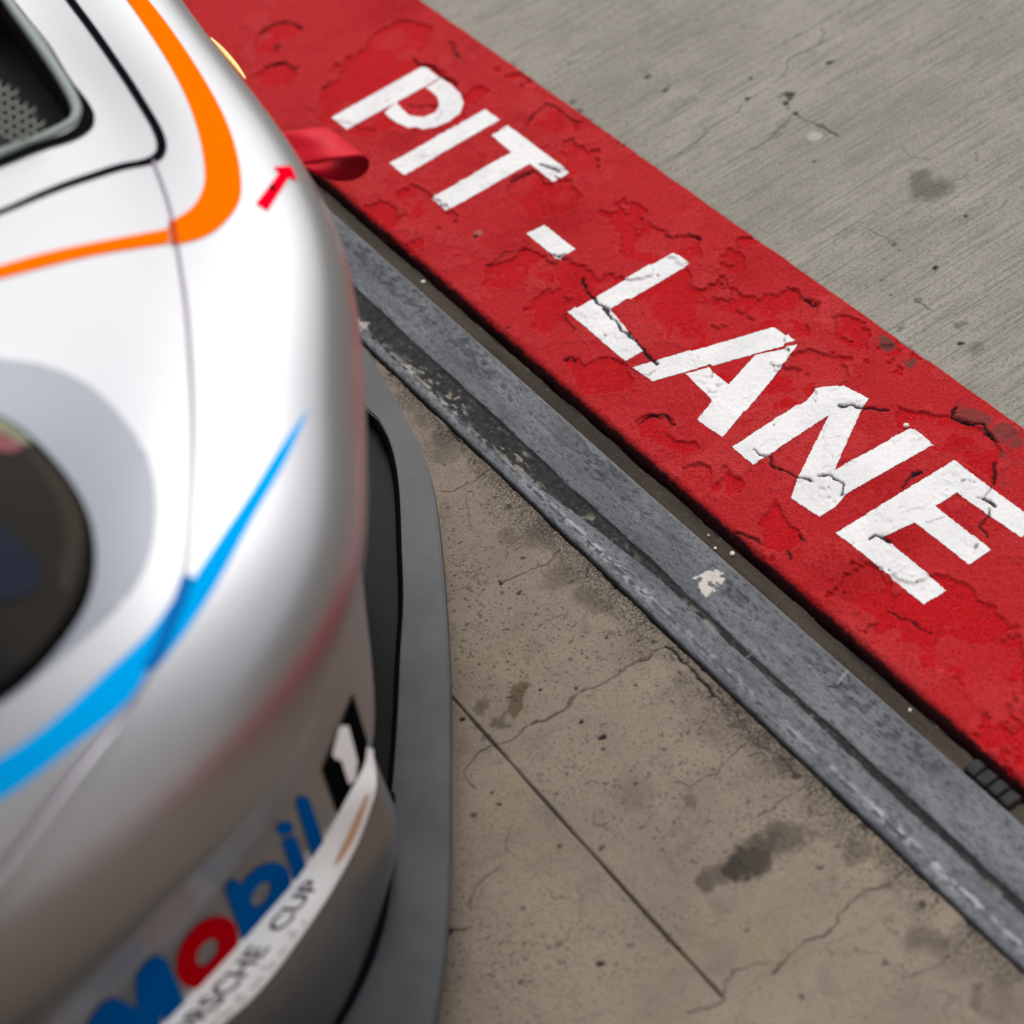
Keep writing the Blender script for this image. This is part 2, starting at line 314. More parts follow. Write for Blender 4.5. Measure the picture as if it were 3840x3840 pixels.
def up_field(X, Y):
    dark = marks(X, Y, UP_CR, UP_BL)
    seam = np.clip((1.079 + .003 * fbm(X, Y * 0, 25, 4, 31) - Y) / .0018, 0, 1) * .6 * sstep(.35, .6, fbm(X, Y, 6, 3, 33))
    c = G('r6', [(765, 745)])[0]
    light = 1 - sstep(.006, .0125, np.hypot((X - c[0] + (fbm(X, Y, 120, 3, 7) - .5) * .005), (Y - c[1])))
    Z = -.0035 - .001 * dark + (fbm(X, Y, 4, 3, 19) - .5) * .002 + (vnoise(X * 420, Y * 14, 3) - .5) * .0004
    return X, Y, Z, {'dark': np.maximum(dark, seam), 'light': light}
m = Mat('pit_lane_concrete', Roughness=.85); m.b.inputs['Specular IOR Level'].default_value = .1
base = m.mix(m.ramp(m.noise(6, 5, .6), .35, .65), (0.1730, 0.1606, 0.1381), (0.2153, 0.2011, 0.1727))
base = m.mix(m.ramp(m.noise(260, 3, .6, scale=(1, .035, 1)), .47, .62, 0, .55), base, (0.1058, 0.0978, 0.0829))
base = m.mix(m.ramp(m.noise(90, 4, .6, scale=(1, .05, 1)), .48, .66, 0, .26), base, (0.1129, 0.1047, 0.0898))
base = m.mix(m.ramp(m.noise(230, 5, .75), .34, .47, .55, 0), base, (0.0777, 0.0698, 0.0587))
base = m.mix(m.ramp(m.noise(420, 3, .6), .56, .72, 0, .45), base, (0.3106, 0.2933, 0.2624))
hair = m.math('MULTIPLY', m.ramp(m.vor(60, 'DISTANCE_TO_EDGE', warp=.02), .0, .035, 1, 0), m.ramp(m.noise(17, 3), .56, .70, 0, .5))
base = m.mix(hair, base, (0.0565, 0.0489, 0.0414))
base = m.mix(m.ramp(m.noise(500, 3, .75, scale=(1, .45, 1)), .38, .46, .5, 0), base, (0.0535, 0.0476, 0.0398))
base = m.mix(m.math('MULTIPLY', m.attr('light'), .4), base, (0.3882, 0.3840, 0.3867))
base = m.mix(m.attr('dark'), base, (0.0155, 0.0147, 0.0152))
m.color(base); m.bump(m.math('ADD', m.math('MULTIPLY', m.noise(260, 3, .6, scale=(1, .035, 1)), .8), m.noise(300, 5, .7)), .6, .0010); LANE = m.m
me = ground_mesh('pavement', axis(-2.55, -.70, .00145, -60, 60), np.r_[np.arange(1.0725, 1.66, .00145), 1.68, 1.72, 1.8, 2, 2.4, 3, 5, 9, 20, 60], up_field)
link('pavement', me, LANE, kind='structure')

# ---- painted kerb slab
LOW = [('c1', [(1400, 270), (1440, 190), (1530, 130), (1600, 115), (1690, 155), (1650, 200), (1550, 240), (1540, 290), (1450, 310)]),
       ('c1', [(1400, 430), (1480, 370), (1580, 345), (1660, 385), (1610, 460), (1540, 480), (1430, 470)]),
       ('r1', [(110, 380), (180, 310), (260, 220), (430, 30), (560, -40), (720, 0), (700, 70), (630, 170), (760, 230), (850, 290), (900, 400), (850, 520), (500, 540), (340, 580), (160, 490)]),
       ('r1', [(1190, 500), (1260, 440), (1290, 390), (1380, 440), (1500, 520), (1440, 570), (1290, 560), (1200, 530)]),
       ('r1', [(1380, 610), (1450, 590), (1600, 690), (1560, 760), (1440, 770), (1400, 700)]),
       ('r1', [(1120, 800), (1230, 740), (1300, 800), (1430, 800), (1500, 870), (1420, 960), (1240, 1000), (1120, 880)]),
       ('r1', [(960, 1340), (1010, 1240), (1200, 1150), (1330, 1200), (1370, 1260), (1330, 1330), (1200, 1290), (1160, 1340), (1060, 1360)]),
       ('r1', [(1210, 1440), (1330, 1350), (1420, 1410), (1400, 1500), (1470, 1570), (1400, 1620), (1290, 1590), (1240, 1540)]),
       ('r1', [(1100, 250), (1180, 240), (1240, 300), (1120, 290)]),
       ('r2', [(180, 400), (240, 380), (290, 440), (380, 390), (560, 430), (620, 520), (560, 590), (400, 600), (300, 600), (240, 470)]),
       ('r2', [(620, 780), (700, 735), (820, 740), (850, 800), (820, 840), (850, 900), (980, 910), (1000, 950), (920, 980), (760, 930), (720, 890), (640, 850)]),
       ('r2', [(920, 1040), (1000, 1010), (1070, 1050), (1060, 1110), (960, 1090)]),
       ('r2', [(1290, 140), (1350, 90), (1500, 40), (1600, 0), (1680, 60), (1720, 120), (1650, 180), (1640, 260), (1400, 200)]),
       ('r2', [(1560, 380), (1640, 330), (1900, 440), (1900, 520), (1700, 520)]),
       ('r6', [(-60, 1330), (60, 1300), (135, 1330), (130, 1400), (80, 1450), (60, 1430), (-40, 1400)]),
       ('r6', [(540, 1640), (620, 1610), (680, 1620), (740, 1700), (800, 1690), (790, 1740), (600, 1790), (440, 1810), (390, 1760), (450, 1700)]),
       ('r6', [(340, 1320), (430, 1310), (460, 1360), (340, 1390)]),
       ('r3', [(890, 1390), (930, 1310), (1010, 1275), (1120, 1310), (1200, 1360), (1265, 1400), (1220, 1460), (1130, 1480), (1100, 1560), (950, 1500)]),
       ('r3', [(1060, 40), (1400, 100), (1590, 150), (1680, 250), (1680, 330), (1655, 370), (1660, 510), (1560, 430), (1420, 340), (1300, 300), (1200, 160), (1080, 170)]),
       ('r3', [(330, 600), (420, 720), (440, 760), (500, 830), (430, 920), (300, 900), (240, 760)])]
RED_CR_SHADE = [('r1', [(1500, 1300), (1510, 1350), (1550, 1400), (1630, 1480), (1700, 1570), (1770, 1630), (1810, 1670), (1830, 1700), (1885, 1745)], 4.5),  # real cracks, plus edge shadows painted along upper rims of flake hollows
          ('r2', [(1325, 950), (1370, 975), (1430, 985), (1450, 1050), (1520, 1080), (1590, 1110), (1680, 1135)], 2.6), ('r2', [(1720, 1105), (1780, 1100), (1880, 1165), (1860, 1220)], 2.4),
          ('r3', [(725, 40), (790, 30), (880, 50)], 6), ('r3', [(880, 50), (1010, 60)], 4), ('r3', [(900, 845), (940, 822), (1000, 835), (1040, 858)], 3), ('r3', [(990, 828), (1030, 850)], 6),
          ('r3', [(1600, 590), (1655, 632)], 6), ('r3', [(1550, 590), (1600, 585), (1640, 530)], 1.2), ('r3', [(1450, 485), (1490, 475), (1550, 492)], 1), ('r3', [(1430, 40), (1390, 100), (1460, 130), (1590, 150), (1610, 190), (1680, 250)], 3.4),
          ('r3', [(1655, 370), (1660, 510)], 3.2), ('r3', [(1620, 650), (1620, 700), (1570, 770), (1620, 830)], 2.2), ('r3', [(1090, 535), (1150, 460), (1220, 440)], 2.6), ('r3', [(1170, 455), (1200, 445)], 7),
          ('r1', [(620, 160), (650, 200), (720, 205), (780, 260), (850, 295)], 3.2), ('r1', [(600, 400), (660, 410), (690, 405), (740, 410)], 2.6), ('r1', [(1280, 715), (1330, 730), (1375, 748)], 4), ('r1', [(1150, 790), (1240, 745)], 3), ('r1', [(1190, 515), (1250, 445)], 1.6),
          ('r7', [(150, 270), (180, 300), (165, 330), (220, 380)], 3), ('c1', [(1440, 190), (1530, 130), (1600, 115), (1690, 155)], 3.0), ('c1', [(1480, 370), (1580, 345), (1660, 385)], 3.0), ('c1', [(1760, 520), (1820, 480)], 2),
          ('r2', [(640, 780), (700, 735), (820, 740), (850, 800)], 2.2), ('r2', [(180, 400), (240, 380), (260, 420)], 1.6), ('r2', [(1200, 1430), (1270, 1450), (1350, 1480), (1370, 1520)], 2.0), ('r2', [(1550, 1540), (1550, 1600)], 2.2), ('r2', [(1600, 1450), (1640, 1500)], 2),
          ('r3', [(1010, 1275), (1120, 1310), (1200, 1360), (1265, 1395)], 1.8), ('r3', [(420, 900), (425, 950)], 2.4), ('r3', [(75, 795), (160, 815), (240, 860)], 1.8), ('r1', [(1370, 1190), (1400, 1180)], 5), ('r1', [(220, 480), (300, 500), (340, 525), (420, 530)], 1.2),
          ('r6', [(610, 1605), (680, 1625), (740, 1695), (790, 1690)], 2.0), ('r6', [(60, 1300), (130, 1330)], 1.6), ('r1', [(1000, 1240), (1100, 1170), (1200, 1150)], 1.5), ('r1', [(1090, 1570), (1110, 1560)], 3), ('r1', [(1130, 800), (1200, 770)], 2.2),
          ('r2', [(600, 455), (640, 490), (700, 500), (740, 465)], .9), ('r3', [(1240, 740), (1350, 715)], .7), ('r1', [(740, 400), (760, 440), (740, 480)], .8)]
RED_BL = [('r2', (1888, 532), 6, .9), ('r2', (1710, 655), 5, .9), ('r2', (1450, 805), 4, .9), ('r1', (1880, 1282), 5, .9), ('r1', (1405, 1490), 5, .8), ('r3', (580, 12), 6, .7), ('r3', (323, 165), 5, .8), ('r1', (480, 380), 7, .5), ('r1', (555, 322), 6, .5), ('r1', (735, 668), 6, .5), ('r1', (1615, 1600), 5, .7), ('r2', (445, 255), 5, .8), ('r2', (1020, 742), 4, .8), ('r3', (1548, 885), 10, .7), ('r3', (745, 575), 10, .6),
          ('r1', (945, 1082), 13, .9), ('r1', (20, 215), 13, .8), ('c1', (1545, 262), 14, .8), ('c1', (1607, 460), 10, .8), ('c1', (1300, 80), 10, .5)]
_low = [(k, G(k, p)) for k, p in LOW]
def red_relief(X, Y):
    wx = X + (fbm(X, Y, 55, 4, 101) - .5) * .020; wy = Y + (fbm(X, Y, 55, 4, 107) - .5) * .020
    s = np.full(X.shape, -9.0)
    for k, P in _low: s = np.maximum(s, spoly(wx, wy, P, .03))
    n = fbm(X * .8, Y, 8.5, 6, 111, .58)
    s2 = (.415 - n) * .11
    s = np.maximum(s, s2)
    low = sstep(-.0005, .0007, s)
    lip = np.exp(-((s + .003) / .0030) ** 2) * .0005
    n3 = fbm(X, Y, 17, 5, 131, .6); step2 = sstep(.555, .565, n3)
    Z = -.0021 * low + lip + .0008 * step2 * (1 - low) + (fbm(X, Y, 330, 2, 121) - .5) * .0010 + (fbm(X, Y, 3.5, 2, 123) - .5) * .003
    return Z, low, step2, np.exp(-((s + .0022) / .0016) ** 2)
def red_field(X, Y):
    Z, low, step2, rim = red_relief(X, Y)
    dark = marks(X, Y, RED_CR_SHADE, RED_BL)
    Z = Z - .0022 * dark
    e = Y - .7662; lipn = (fbm(X, Y * 0, 22, 4, 141) - .5)
    round_ = np.clip(1 - (e + .004 * lipn) / .008, 0, 1.6)
    Z = Z - .006 * round_ ** 2.2
    under = e < -.0035; Z = np.where(under, -.014 + (e + .0035) * 9, Z)
    Yo = Y + .005 * lipn * np.clip(1 - e / .03, 0, 1)
    Yo = np.where(Y > 1.0765, Y + (fbm(X, Y * 0, 60, 3, 143) - .5) * .0018, Yo); Z = np.where(Y > 1.0772, Z - .0075, Z)
    bare = sstep(.80, .84, fbm(X, Y, 40, 3, 151)) * .5
    chip = 1 - sstep(.004, .007, np.hypot(X - G('r1', [(958, 1068)])[0][0] + (fbm(X, Y, 200, 2, 1) - .5) * .006, Y - G('r1', [(958, 1068)])[0][1] + (fbm(X, Y, 200, 2, 2) - .5) * .006))
    spl = sstep(-.001, .001, spoly(X, Y, G('r6', [(1115, 1835), (1340, 2010), (1300, 2060), (1250, 2020), (1130, 1935), (1060, 1930)]))) * sstep(.42, .6, fbm(X, Y, 60, 4, 155))
    rough = sstep(-.003, .003, spoly(X, Y, G('r3', [(1440, 20), (1600, 80), (1840, 180), (1850, 500), (1700, 520), (1680, 320), (1600, 160), (1400, 110)]))) * .8
    return X, Yo, Z, {'dark': np.maximum(dark, .95 * sstep(.0030, .0004, e + .006 * lipn + .003 * (fbm(X, Y, 120, 3, 145) - .5))), 'low': low, 'rim': rim, 'high': step2, 'chip': np.maximum(chip, bare * 0), 'worn': np.maximum(rough * sstep(.4, .6, fbm(X, Y, 50, 4, 157)), spl)}  # dark also paints the shadow on the side face below the edge
m = Mat('red_kerb_paint', Roughness=.62)
m.b.inputs['Specular IOR Level'].default_value = .03
base = m.mix(m.attr('low'), (0.315, 0.0125, 0.0150), (0.330, 0.0032, 0.0060))
base = m.mix(m.math('MULTIPLY', m.attr('high'), m.ramp(m.noise(6, 3), .3, .7, .25, .8)), base, (0.345, 0.026, 0.027))
base = m.mix(m.ramp(m.noise(7, 5, .6), .50, .70, 0, .7), base, (0.2288, 0.0014, 0.0027))
base = m.mix(m.ramp(m.noise(300, 4, .7), .30, .45, .55, 0), base, (0.1320, 0.0026, 0.0040))
base = m.mix(m.ramp(m.noise(240, 5, .7), .55, .70, 0, .35), base, (0.3941, 0.0333, 0.0348))
base = m.mix(m.ramp(m.noise(75, 5, .7), .66, .78, 0, .5), base, (0.0924, 0.0132, 0.0132))
base = m.mix(m.ramp(m.noise(430, 3, .7), .50, .64, 0, .5), base, (0.4527, 0.0252, 0.0268))
base = m.mix(m.ramp(m.noise(520, 3, .7), .36, .46, .75, 0), base, (0.0900, 0.0016, 0.0030))
base = m.mix(m.ramp(m.noise(210, 4, .8, dist=.5), .52, .64, 0, .5), base, (0.1700, 0.0022, 0.0040))
base = m.mix(m.math('MULTIPLY', m.attr('rim'), m.ramp(m.noise(28, 3), .45, .65, 0, .32)), base, (0.4431, 0.0360, 0.0365))
base = m.mix(m.attr('worn'), base, (0.1122, 0.0297, 0.0264))
base = m.mix(m.attr('chip'), base, (0.2860, 0.0856, 0.0803))
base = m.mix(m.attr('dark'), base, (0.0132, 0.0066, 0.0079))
m.color(base); m.bump(m.math('ADD', m.noise(380, 5, .7), m.math('MULTIPLY', m.noise(90, 5, .6), 1.2)), .85, .0020); REDP = m.m
ys = np.r_[.7600, .7608, .7618, np.arange(.7625, 1.0768, .00125), 1.0772, 1.0776]
me = ground_mesh('painted_kerb', axis(-2.95, -.85, .00135, -12, 6), ys, red_field)
kerb = link('painted_kerb', me, REDP, label='cracked and flaking red painted kerb with white stencilled letters beside the channel', category='kerb')

# letters: outlines surveyed on the kerb
def quadpts(k, *p): return px(k, p)
def arc_pts(P, n): return curve(P, n)
LET = []
def L(txt, *polys, holes=()): LET.append((txt, polys, holes))
pb = px('r1', [(470, 440), (530, 385), (560, 420), (600, 455), (670, 465), (735, 440), (755, 400), (745, 360), (715, 330), (685, 312), (765, 262), (820, 300), (865, 345), (880, 395), (860, 445), (800, 490), (735, 515), (660, 527), (590, 518), (520, 485)])
L('letter P', px('r1', [(197, 465), (675, 197), (757, 262), (275, 527)]), pb)
L('letter I', px('r1', [(500, 710), (995, 430), (1070, 487), (575, 772)]))
L('letter T', px('r1', [(718, 890), (1128, 655), (1028, 567), (1110, 515), (1428, 752), (1340, 805), (1225, 715), (798, 955)]))
L('dash', px('r1', [(1207, 1073), (1300, 1028), (1462, 1155), (1370, 1207)]))
L('letter L', np.vstack([px('r1', [(1420, 1478)]), px('S', [(1269, 474), (1301, 496)]), px('r1', [(1640, 1465), (1815, 1680), (1720, 1735)])]))
L('letter A', px('r2', [(600, 450), (1450, 197), (1583, 290), (720, 533)]), px('r2', [(920, 487), (1060, 455), (1180, 545), (1340, 365), (1597, 313), (1540, 390), (1145, 875), (990, 768), (1085, 652)]))
L('letter N', px('r3', [(75, 290), (520, 0), (580, -70), (750, -85), (900, -5), (860, 50), (690, 430), (1155, 170), (1292, 268), (760, 570), (700, 650), (600, 708), (430, 595), (470, 480), (660, 95), (200, 398)]))
L('letter E', px('r3', [(700, 805), (1415, 368), (1932, 745), (1820, 830), (1430, 560), (1300, 640), (1635, 905), (1505, 993), (1175, 738), (985, 828), (1365, 1142), (1230, 1225)]))
m = Mat('white_letter_paint', Roughness=.6); m.b.inputs['Specular IOR Level'].default_value = .1
base = m.mix(m.ramp(m.noise(14, 4), .4, .65), (0.5328, 0.5261, 0.5261), (0.4795, 0.4729, 0.4795))
base = m.mix(m.ramp(m.noise(420, 4, .7), .30, .42, .6, 0), base, (0.3330, 0.3064, 0.3064))
base = m.mix(m.ramp(m.noise(150, 4, .7), .70, .76, 0, .8), base, (0.2664, 0.0666, 0.0666))
hair = m.math('MULTIPLY', m.ramp(m.vor(38, 'DISTANCE_TO_EDGE', warp=.03), .0, .022, 1, 0), m.ramp(m.noise(22, 3), .55, .66, 0, .65))
base = m.mix(hair, base, (0.0866, 0.0733, 0.0799))
base = m.mix(m.ramp(m.noise(55, 6, .75), .56, .70, 0, .35), base, (0.3240, 0.2970, 0.2970))
base = m.mix(m.ramp(m.noise(520, 3, .75), .62, .70, 0, .55), base, (0.1980, 0.1080, 0.1080))
base = m.mix(m.attr('dark'), base, (0.0200, 0.0186, 0.0213))
m.color(base); m.bump(m.math('ADD', m.noise(380, 5, .7), m.noise(90, 5, .6)), .6, .0012); WHITEP = m.m
def kerb_patch(V2):
    Z, lo, st, rm_ = red_relief(V2[:, 0], V2[:, 1]); dk = marks(V2[:, 0], V2[:, 1], RED_CR_SHADE, RED_BL)
    e = V2[:, 1] - .7662
    return Z - .0018 * dk + .0005, dk
for txt, polys, holes in LET:
    VV = []; FF = []; b = 0
    for P in polys:
        V2, F2 = fill(at(P, 0)[:, :2], step=.0014, jitter=.0020)
        VV.append(V2); FF.append(F2 + b); b += len(V2)
    V2 = np.vstack(VV); F2 = np.vstack(FF); z, dk = kerb_patch(V2)
    me = mesh_np('letter', np.c_[V2, z], F2, {'dark': dk})
    link('letter', me, WHITEP, kerb, label='white painted ' + txt)

# ---- drain channel floor
def ch_field(X, Y):
    n = fbm(X, Y, 60, 4, 201)
    Z = -.0035 - .040 * sstep(.7555, .7575, Y + (fbm(X, Y * 0, 25, 3, 203) - .5) * .004) + .002 * (n - .5)
    return X, Y, Z, {'dark': sstep(.7525, .7570, Y + (n - .5) * .01)}  # dark paints the shadow on the floor beneath the kerb edge
m = Mat('drain_floor', Roughness=.7); m.b.inputs['Specular IOR Level'].default_value = .08
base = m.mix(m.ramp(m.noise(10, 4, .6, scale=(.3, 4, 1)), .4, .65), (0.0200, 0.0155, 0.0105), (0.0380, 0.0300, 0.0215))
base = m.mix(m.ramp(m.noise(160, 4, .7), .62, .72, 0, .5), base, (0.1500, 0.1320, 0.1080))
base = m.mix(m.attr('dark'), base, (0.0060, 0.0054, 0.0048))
m.color(base); m.bump(m.noise(200, 4), .4, .001); CHAN = m.m
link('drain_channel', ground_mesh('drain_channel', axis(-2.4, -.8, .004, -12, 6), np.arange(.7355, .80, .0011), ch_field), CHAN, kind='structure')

# ---- steel threshold rail
RY = np.r_[.6362, .6370, .6377, np.arange(.6384, .7376, .00105), .7380, .7384, .7386]
def rail_field(X, Y):
    t = Y
    prof = np.interp(t, [.6345, .6372, .6378, .6398, .648, .6505, .653, .6625, .672, .680, .6835, .690, .705, .712, .720, .732, .737, .7386], [-.03, -.012, -.003, -.0005, .0000, .0012, .0002, -.0008, -.0012, -.0016, -.0002, .0002, .0000, -.0006, .0002, .0003, .0002, -.02])
    wob = (fbm(X, Y * 0, 3, 3, 211) - .5) * .0035 * sstep(.7386, .735, Y) * sstep(.6365, .64, Y)
    n = fbm(X, Y * 1.0, 130, 4, 213); pit = sstep(.50, .66, fbm(X * .5, Y, 190, 3, 215)) * (sstep(.700, .712, Y) * sstep(.735, .730, Y)) * sstep(.3, .55, fbm(X, Y, 12, 3, 216))
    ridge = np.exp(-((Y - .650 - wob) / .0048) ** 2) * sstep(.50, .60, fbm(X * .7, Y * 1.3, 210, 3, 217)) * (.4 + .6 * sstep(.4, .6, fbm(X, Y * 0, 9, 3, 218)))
    Z = prof - .0009 * pit + .0009 * ridge + (n - .5) * .0007 + (fbm(X, Y, 7, 2, 219) - .5) * .0012
    lo = np.interp(X, [-2.0, -1.85, -1.62, -1.50, -1.42, -1.30, -.6], [.6495, .649, .6500, .658, .668, .6735, .6745]) + (fbm(X, Y * 0, 30, 4, 221) - .5) * .004
    hi = .6825 + (fbm(X, Y * 0, 20, 4, 223) - .5) * .005
    band = sstep(-.0008, .0008, np.minimum(Y - lo, hi - Y))
    spk = band * sstep(.55, .62, fbm(X * .45, Y, 230, 3, 225)) * sstep(.679, .673, Y) * sstep(-1.05, -1.3, X) * sstep(.40, .56, fbm(X * .6, Y, 28, 3, 226)) * sstep(-1.86, -1.80, X)
    spk2 = sstep(.60, .68, fbm(X * .6, Y, 140, 3, 227)) * np.exp(-((Y - lo - .001) / .002) ** 2)
    patch = spoly(X + (fbm(X, Y, 150, 3, 231) - .5) * .010, Y + (fbm(X, Y, 150, 3, 233) - .5) * .010, G('r4', [(965, 435), (1030, 385), (1095, 375), (1165, 410), (1130, 470), (1090, 520), (1035, 555), (1010, 520), (1010, 475)]))
    white = sstep(-.0004, .0008, patch) * sstep(.70, .64, fbm(X, Y, 170, 3, 235))
    c = G('c7', [(270, 40)])[0]; sp2 = sstep(.010, .007, np.hypot(X - c[0] + (fbm(X, Y, 140, 3, 237) - .5) * .014, Y - c[1] + (fbm(X, Y, 140, 3, 238) - .5) * .010))
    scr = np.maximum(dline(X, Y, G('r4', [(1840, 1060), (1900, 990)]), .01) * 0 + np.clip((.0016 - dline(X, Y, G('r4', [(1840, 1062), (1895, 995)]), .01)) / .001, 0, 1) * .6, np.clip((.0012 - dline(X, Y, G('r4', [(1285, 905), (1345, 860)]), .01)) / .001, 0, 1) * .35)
    dk = np.clip((.0018 - dline(X, Y, G('r4', [(1780, 1082), (1830, 1088), (1860, 1065)]), .01)) / .0012, 0, 1)
    edge = sstep(.7355, .7372, Y) * sstep(.25, .5, fbm(X, Y, 14, 3, 241))
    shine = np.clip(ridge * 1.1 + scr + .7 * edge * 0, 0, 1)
    return X, Y, Z, {'band': band * (1 - .0 * spk), 'speck': np.clip(spk + spk2 * .7, 0, 1), 'white': np.maximum(white, sp2 * .55), 'shine': shine, 'rust': edge, 'dark': np.maximum.reduce([pit * .45, dk, sstep(.6382, .6370, Y)])}
m = Mat('weathered_steel', Roughness=.5, Metallic=.0); m.b.inputs['Specular IOR Level'].default_value = .07
base = m.mix(m.ramp(m.noise(18, 5, .6, scale=(.35, 1, 1)), .35, .65), (0.0758, 0.0797, 0.0908), (0.1189, 0.1234, 0.1350))
base = m.mix(m.ramp(m.noise(170, 5, .7, scale=(.45, 1, 1)), .50, .68, 0, .6), base, (0.0450, 0.0463, 0.0514))
base = m.mix(m.ramp(m.noise(300, 4, .7), .58, .72, 0, .5), base, (0.1929, 0.1992, 0.2108))
base = m.mix(m.ramp(m.noise(300, 4, .75, scale=(.35, 1, 1)), .52, .60, 0, .75), base, (0.0276, 0.0284, 0.0320))
base = m.mix(m.ramp(m.noise(45, 5, .7, scale=(.25, 1, 1)), .48, .66, 0, .55), base, (0.0413, 0.0431, 0.0489))
base = m.mix(m.ramp(m.noise(420, 3, .75, scale=(.5, 1, 1)), .60, .70, 0, .6), base, (0.2204, 0.2296, 0.2446))
base = m.mix(m.attr('band'), base, m.mix(m.ramp(m.noise(160, 4), .4, .7), (.009, .009, .010), (.020, .020, .021)))
base = m.mix(m.attr('dark'), base, (0.0115, 0.0115, 0.0118))
base = m.mix(m.math('MULTIPLY', m.attr('speck'), .8), base, (0.1779, 0.1607, 0.1352))
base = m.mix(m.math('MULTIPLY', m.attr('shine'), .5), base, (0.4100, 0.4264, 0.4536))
base = m.mix(m.math('MULTIPLY', m.attr('rust'), .6), base, (0.2411, 0.1894, 0.1588))
base = m.mix(m.attr('white'), base, (0.3788, 0.3501, 0.3234))
m.color(base); m.bump(m.math('ADD', m.noise(220, 5, .7, scale=(.5, 1, 1)), m.noise(500, 3)), .7, .0012)
m.put(m.b.inputs['Roughness'], m.ramp(m.noise(90, 4), .3, .7, .45, .7)); STEEL = m.m
link('threshold_rail', ground_mesh('threshold_rail', axis(-2.05, -.72, .0016, -12, 6), RY, rail_field), STEEL,
     label='long weathered grey steel rail with a dark central groove beside the drain channel', category='rail')

# ---- rubber block in the channel and loose pebbles
RUB = Mat('black_rubber', Roughness=.55); RUB.b.inputs['Specular IOR Level'].default_value = .1; RUB.color(RUB.mix(RUB.ramp(RUB.noise(120, 4), .4, .7), (.008, .008, .009), (.016, .016, .018))); RUB.bump(RUB.noise(300, 4), .4, .0008); RUB = RUB.m
def rounded_box(c, ax, ay, hx, hy, z0, z1, r=.003, n=4):
    V = []; F = []; ring = []
    prof = [(0, z0), (0, z1 - r)] + [(r * (1 - math.cos(a)), z1 - r + r * math.sin(a)) for a in np.linspace(0, math.pi / 2, n + 1)[1:]]
    loops = []
    for ins, z in prof:
        lp = []
        rc = .0032
        for sx, sy, a0 in ((1, 1, 0), (-1, 1, 90), (-1, -1, 180), (1, -1, 270)):
            for a in np.linspace(a0, a0 + 90, 5):
                qx = sx * (hx - rc) + (rc - ins) * math.cos(math.radians(a)); qy = sy * (hy - rc) + (rc - ins) * math.sin(math.radians(a))
                lp.append(len(V)); V.append((c[0] + ax[0] * qx + ay[0] * qy, c[1] + ax[1] * qx + ay[1] * qy, z))
        loops.append(lp)
    for a, b in zip(loops[:-1], loops[1:]):
        k = len(a); F += [(a[i], a[(i + 1) % k], b[(i + 1) % k], b[i]) for i in range(k)]
    F.append(tuple(loops[-1])); return V, F
rb = bpy.data.objects.new('rubber_block', None); COL.objects.link(rb); rb.location = (-.913, .7478, -.0305)
rb['label'] = 'black ribbed rubber block lying in the drain channel at the lower right'; rb['category'] = 'rubber block'
for i in range(4):
    V, F = rounded_box((-.0215 + .0152 * i, 0), (1, 0), (0, 1), .0074, .0090, 0, .0325)
    o = link('rib', pymesh('rib', V, F), RUB, rb)
PEB = Mat('pebble_stone', Roughness=.8); PEB.color(PEB.mix(PEB.noise(400, 3), (.30, .27, .22), (.62, .58, .50))); PEB = PEB.m
def pebble(p, r, lab, seed):
    import bmesh
    bm = bmesh.new(); bmesh.ops.create_icosphere(bm, subdivisions=3, radius=r); rnd = random.Random(seed); ph = [rnd.uniform(0, 6) for _ in range(6)]
    for v in bm.verts:
        d = v.co.normalized(); v.co *= 1 + .18 * math.sin(3 * d.x + ph[0]) * math.cos(2.6 * d.y + ph[1]) + .12 * math.sin(5 * d.z + ph[2] + d.x * 3); v.co.z *= .7
    me = bpy.data.meshes.new('pebble'); bm.to_mesh(me); bm.free()
    o = link('pebble', me, PEB, label=lab, category='pebble', group='pebbles in the drain channel'); o.location = p
for k, p, z, r, lab in [('r2', (1230, 1553), -.002, .0027, 'pale round pebble on the channel floor, largest of the loose stones'),
                     ('r2', (1085, 1545), -.002, .0018, 'small orange tinted pebble against the rail just left of the largest stone'),
                     ('r2', (1057, 1458), -.002, .0013, 'tiny pale pebble just above the small orange tinted stone'),
                     ('r1', (690, 1310), -.002, .0025, 'pale pebble in the drain channel nearest to the car'),
                     ('c8', (785, 18), -.002, .0018, 'pale pebble in the drain channel above the smear on the rail'),
                     ('r3', (1172, 1852), -.002, .0015, 'small pebble in the drain channel just above the black rubber block')]:
    w_ = at(px(k, [p]), z)[0]; pebble((w_[0], min(max(w_[1], .7415), .7495), -.0035 + r * .5), r, lab, int(p[0]))
w_ = at(px('r3', [(1125, 158)]), 0)[0]; pebble((w_[0], w_[1], .0012), .0028, 'small white stone lying on the red kerb above the letter N', 3)
# ---- grit that has gathered in the channel and along the rail
gv = []; gf = []; rg = random.Random(11)
def grain(x, y, z, r):
    i = len(gv); q = [rg.uniform(.6, 1.3) * r for _ in range(6)]
    gv.extend([(x + q[0], y, z), (x - q[1], y, z), (x, y + q[2], z), (x, y - q[3], z), (x, y, z + q[4] * .8), (x, y, z - q[5] * .6)])
    gf.extend([(i, i + 2, i + 4), (i + 2, i + 1, i + 4), (i + 1, i + 3, i + 4), (i + 3, i, i + 4), (i + 2, i, i + 5), (i + 1, i + 2, i + 5), (i + 3, i + 1, i + 5), (i, i + 3, i + 5)])
for _ in range(420):
    x = -2.2 + 1.5 * rg.random(); grain(x, .7395 + .0155 * rg.random() ** .8, -.0028, .00035 + .0011 * rg.random() ** 4)
for _ in range(260):
    x = -2.0 + 1.3 * rg.random(); grain(x, .6365 - .03 * rg.random() ** 2.2, -.0053, .0003 + .0008 * rg.random() ** 3)
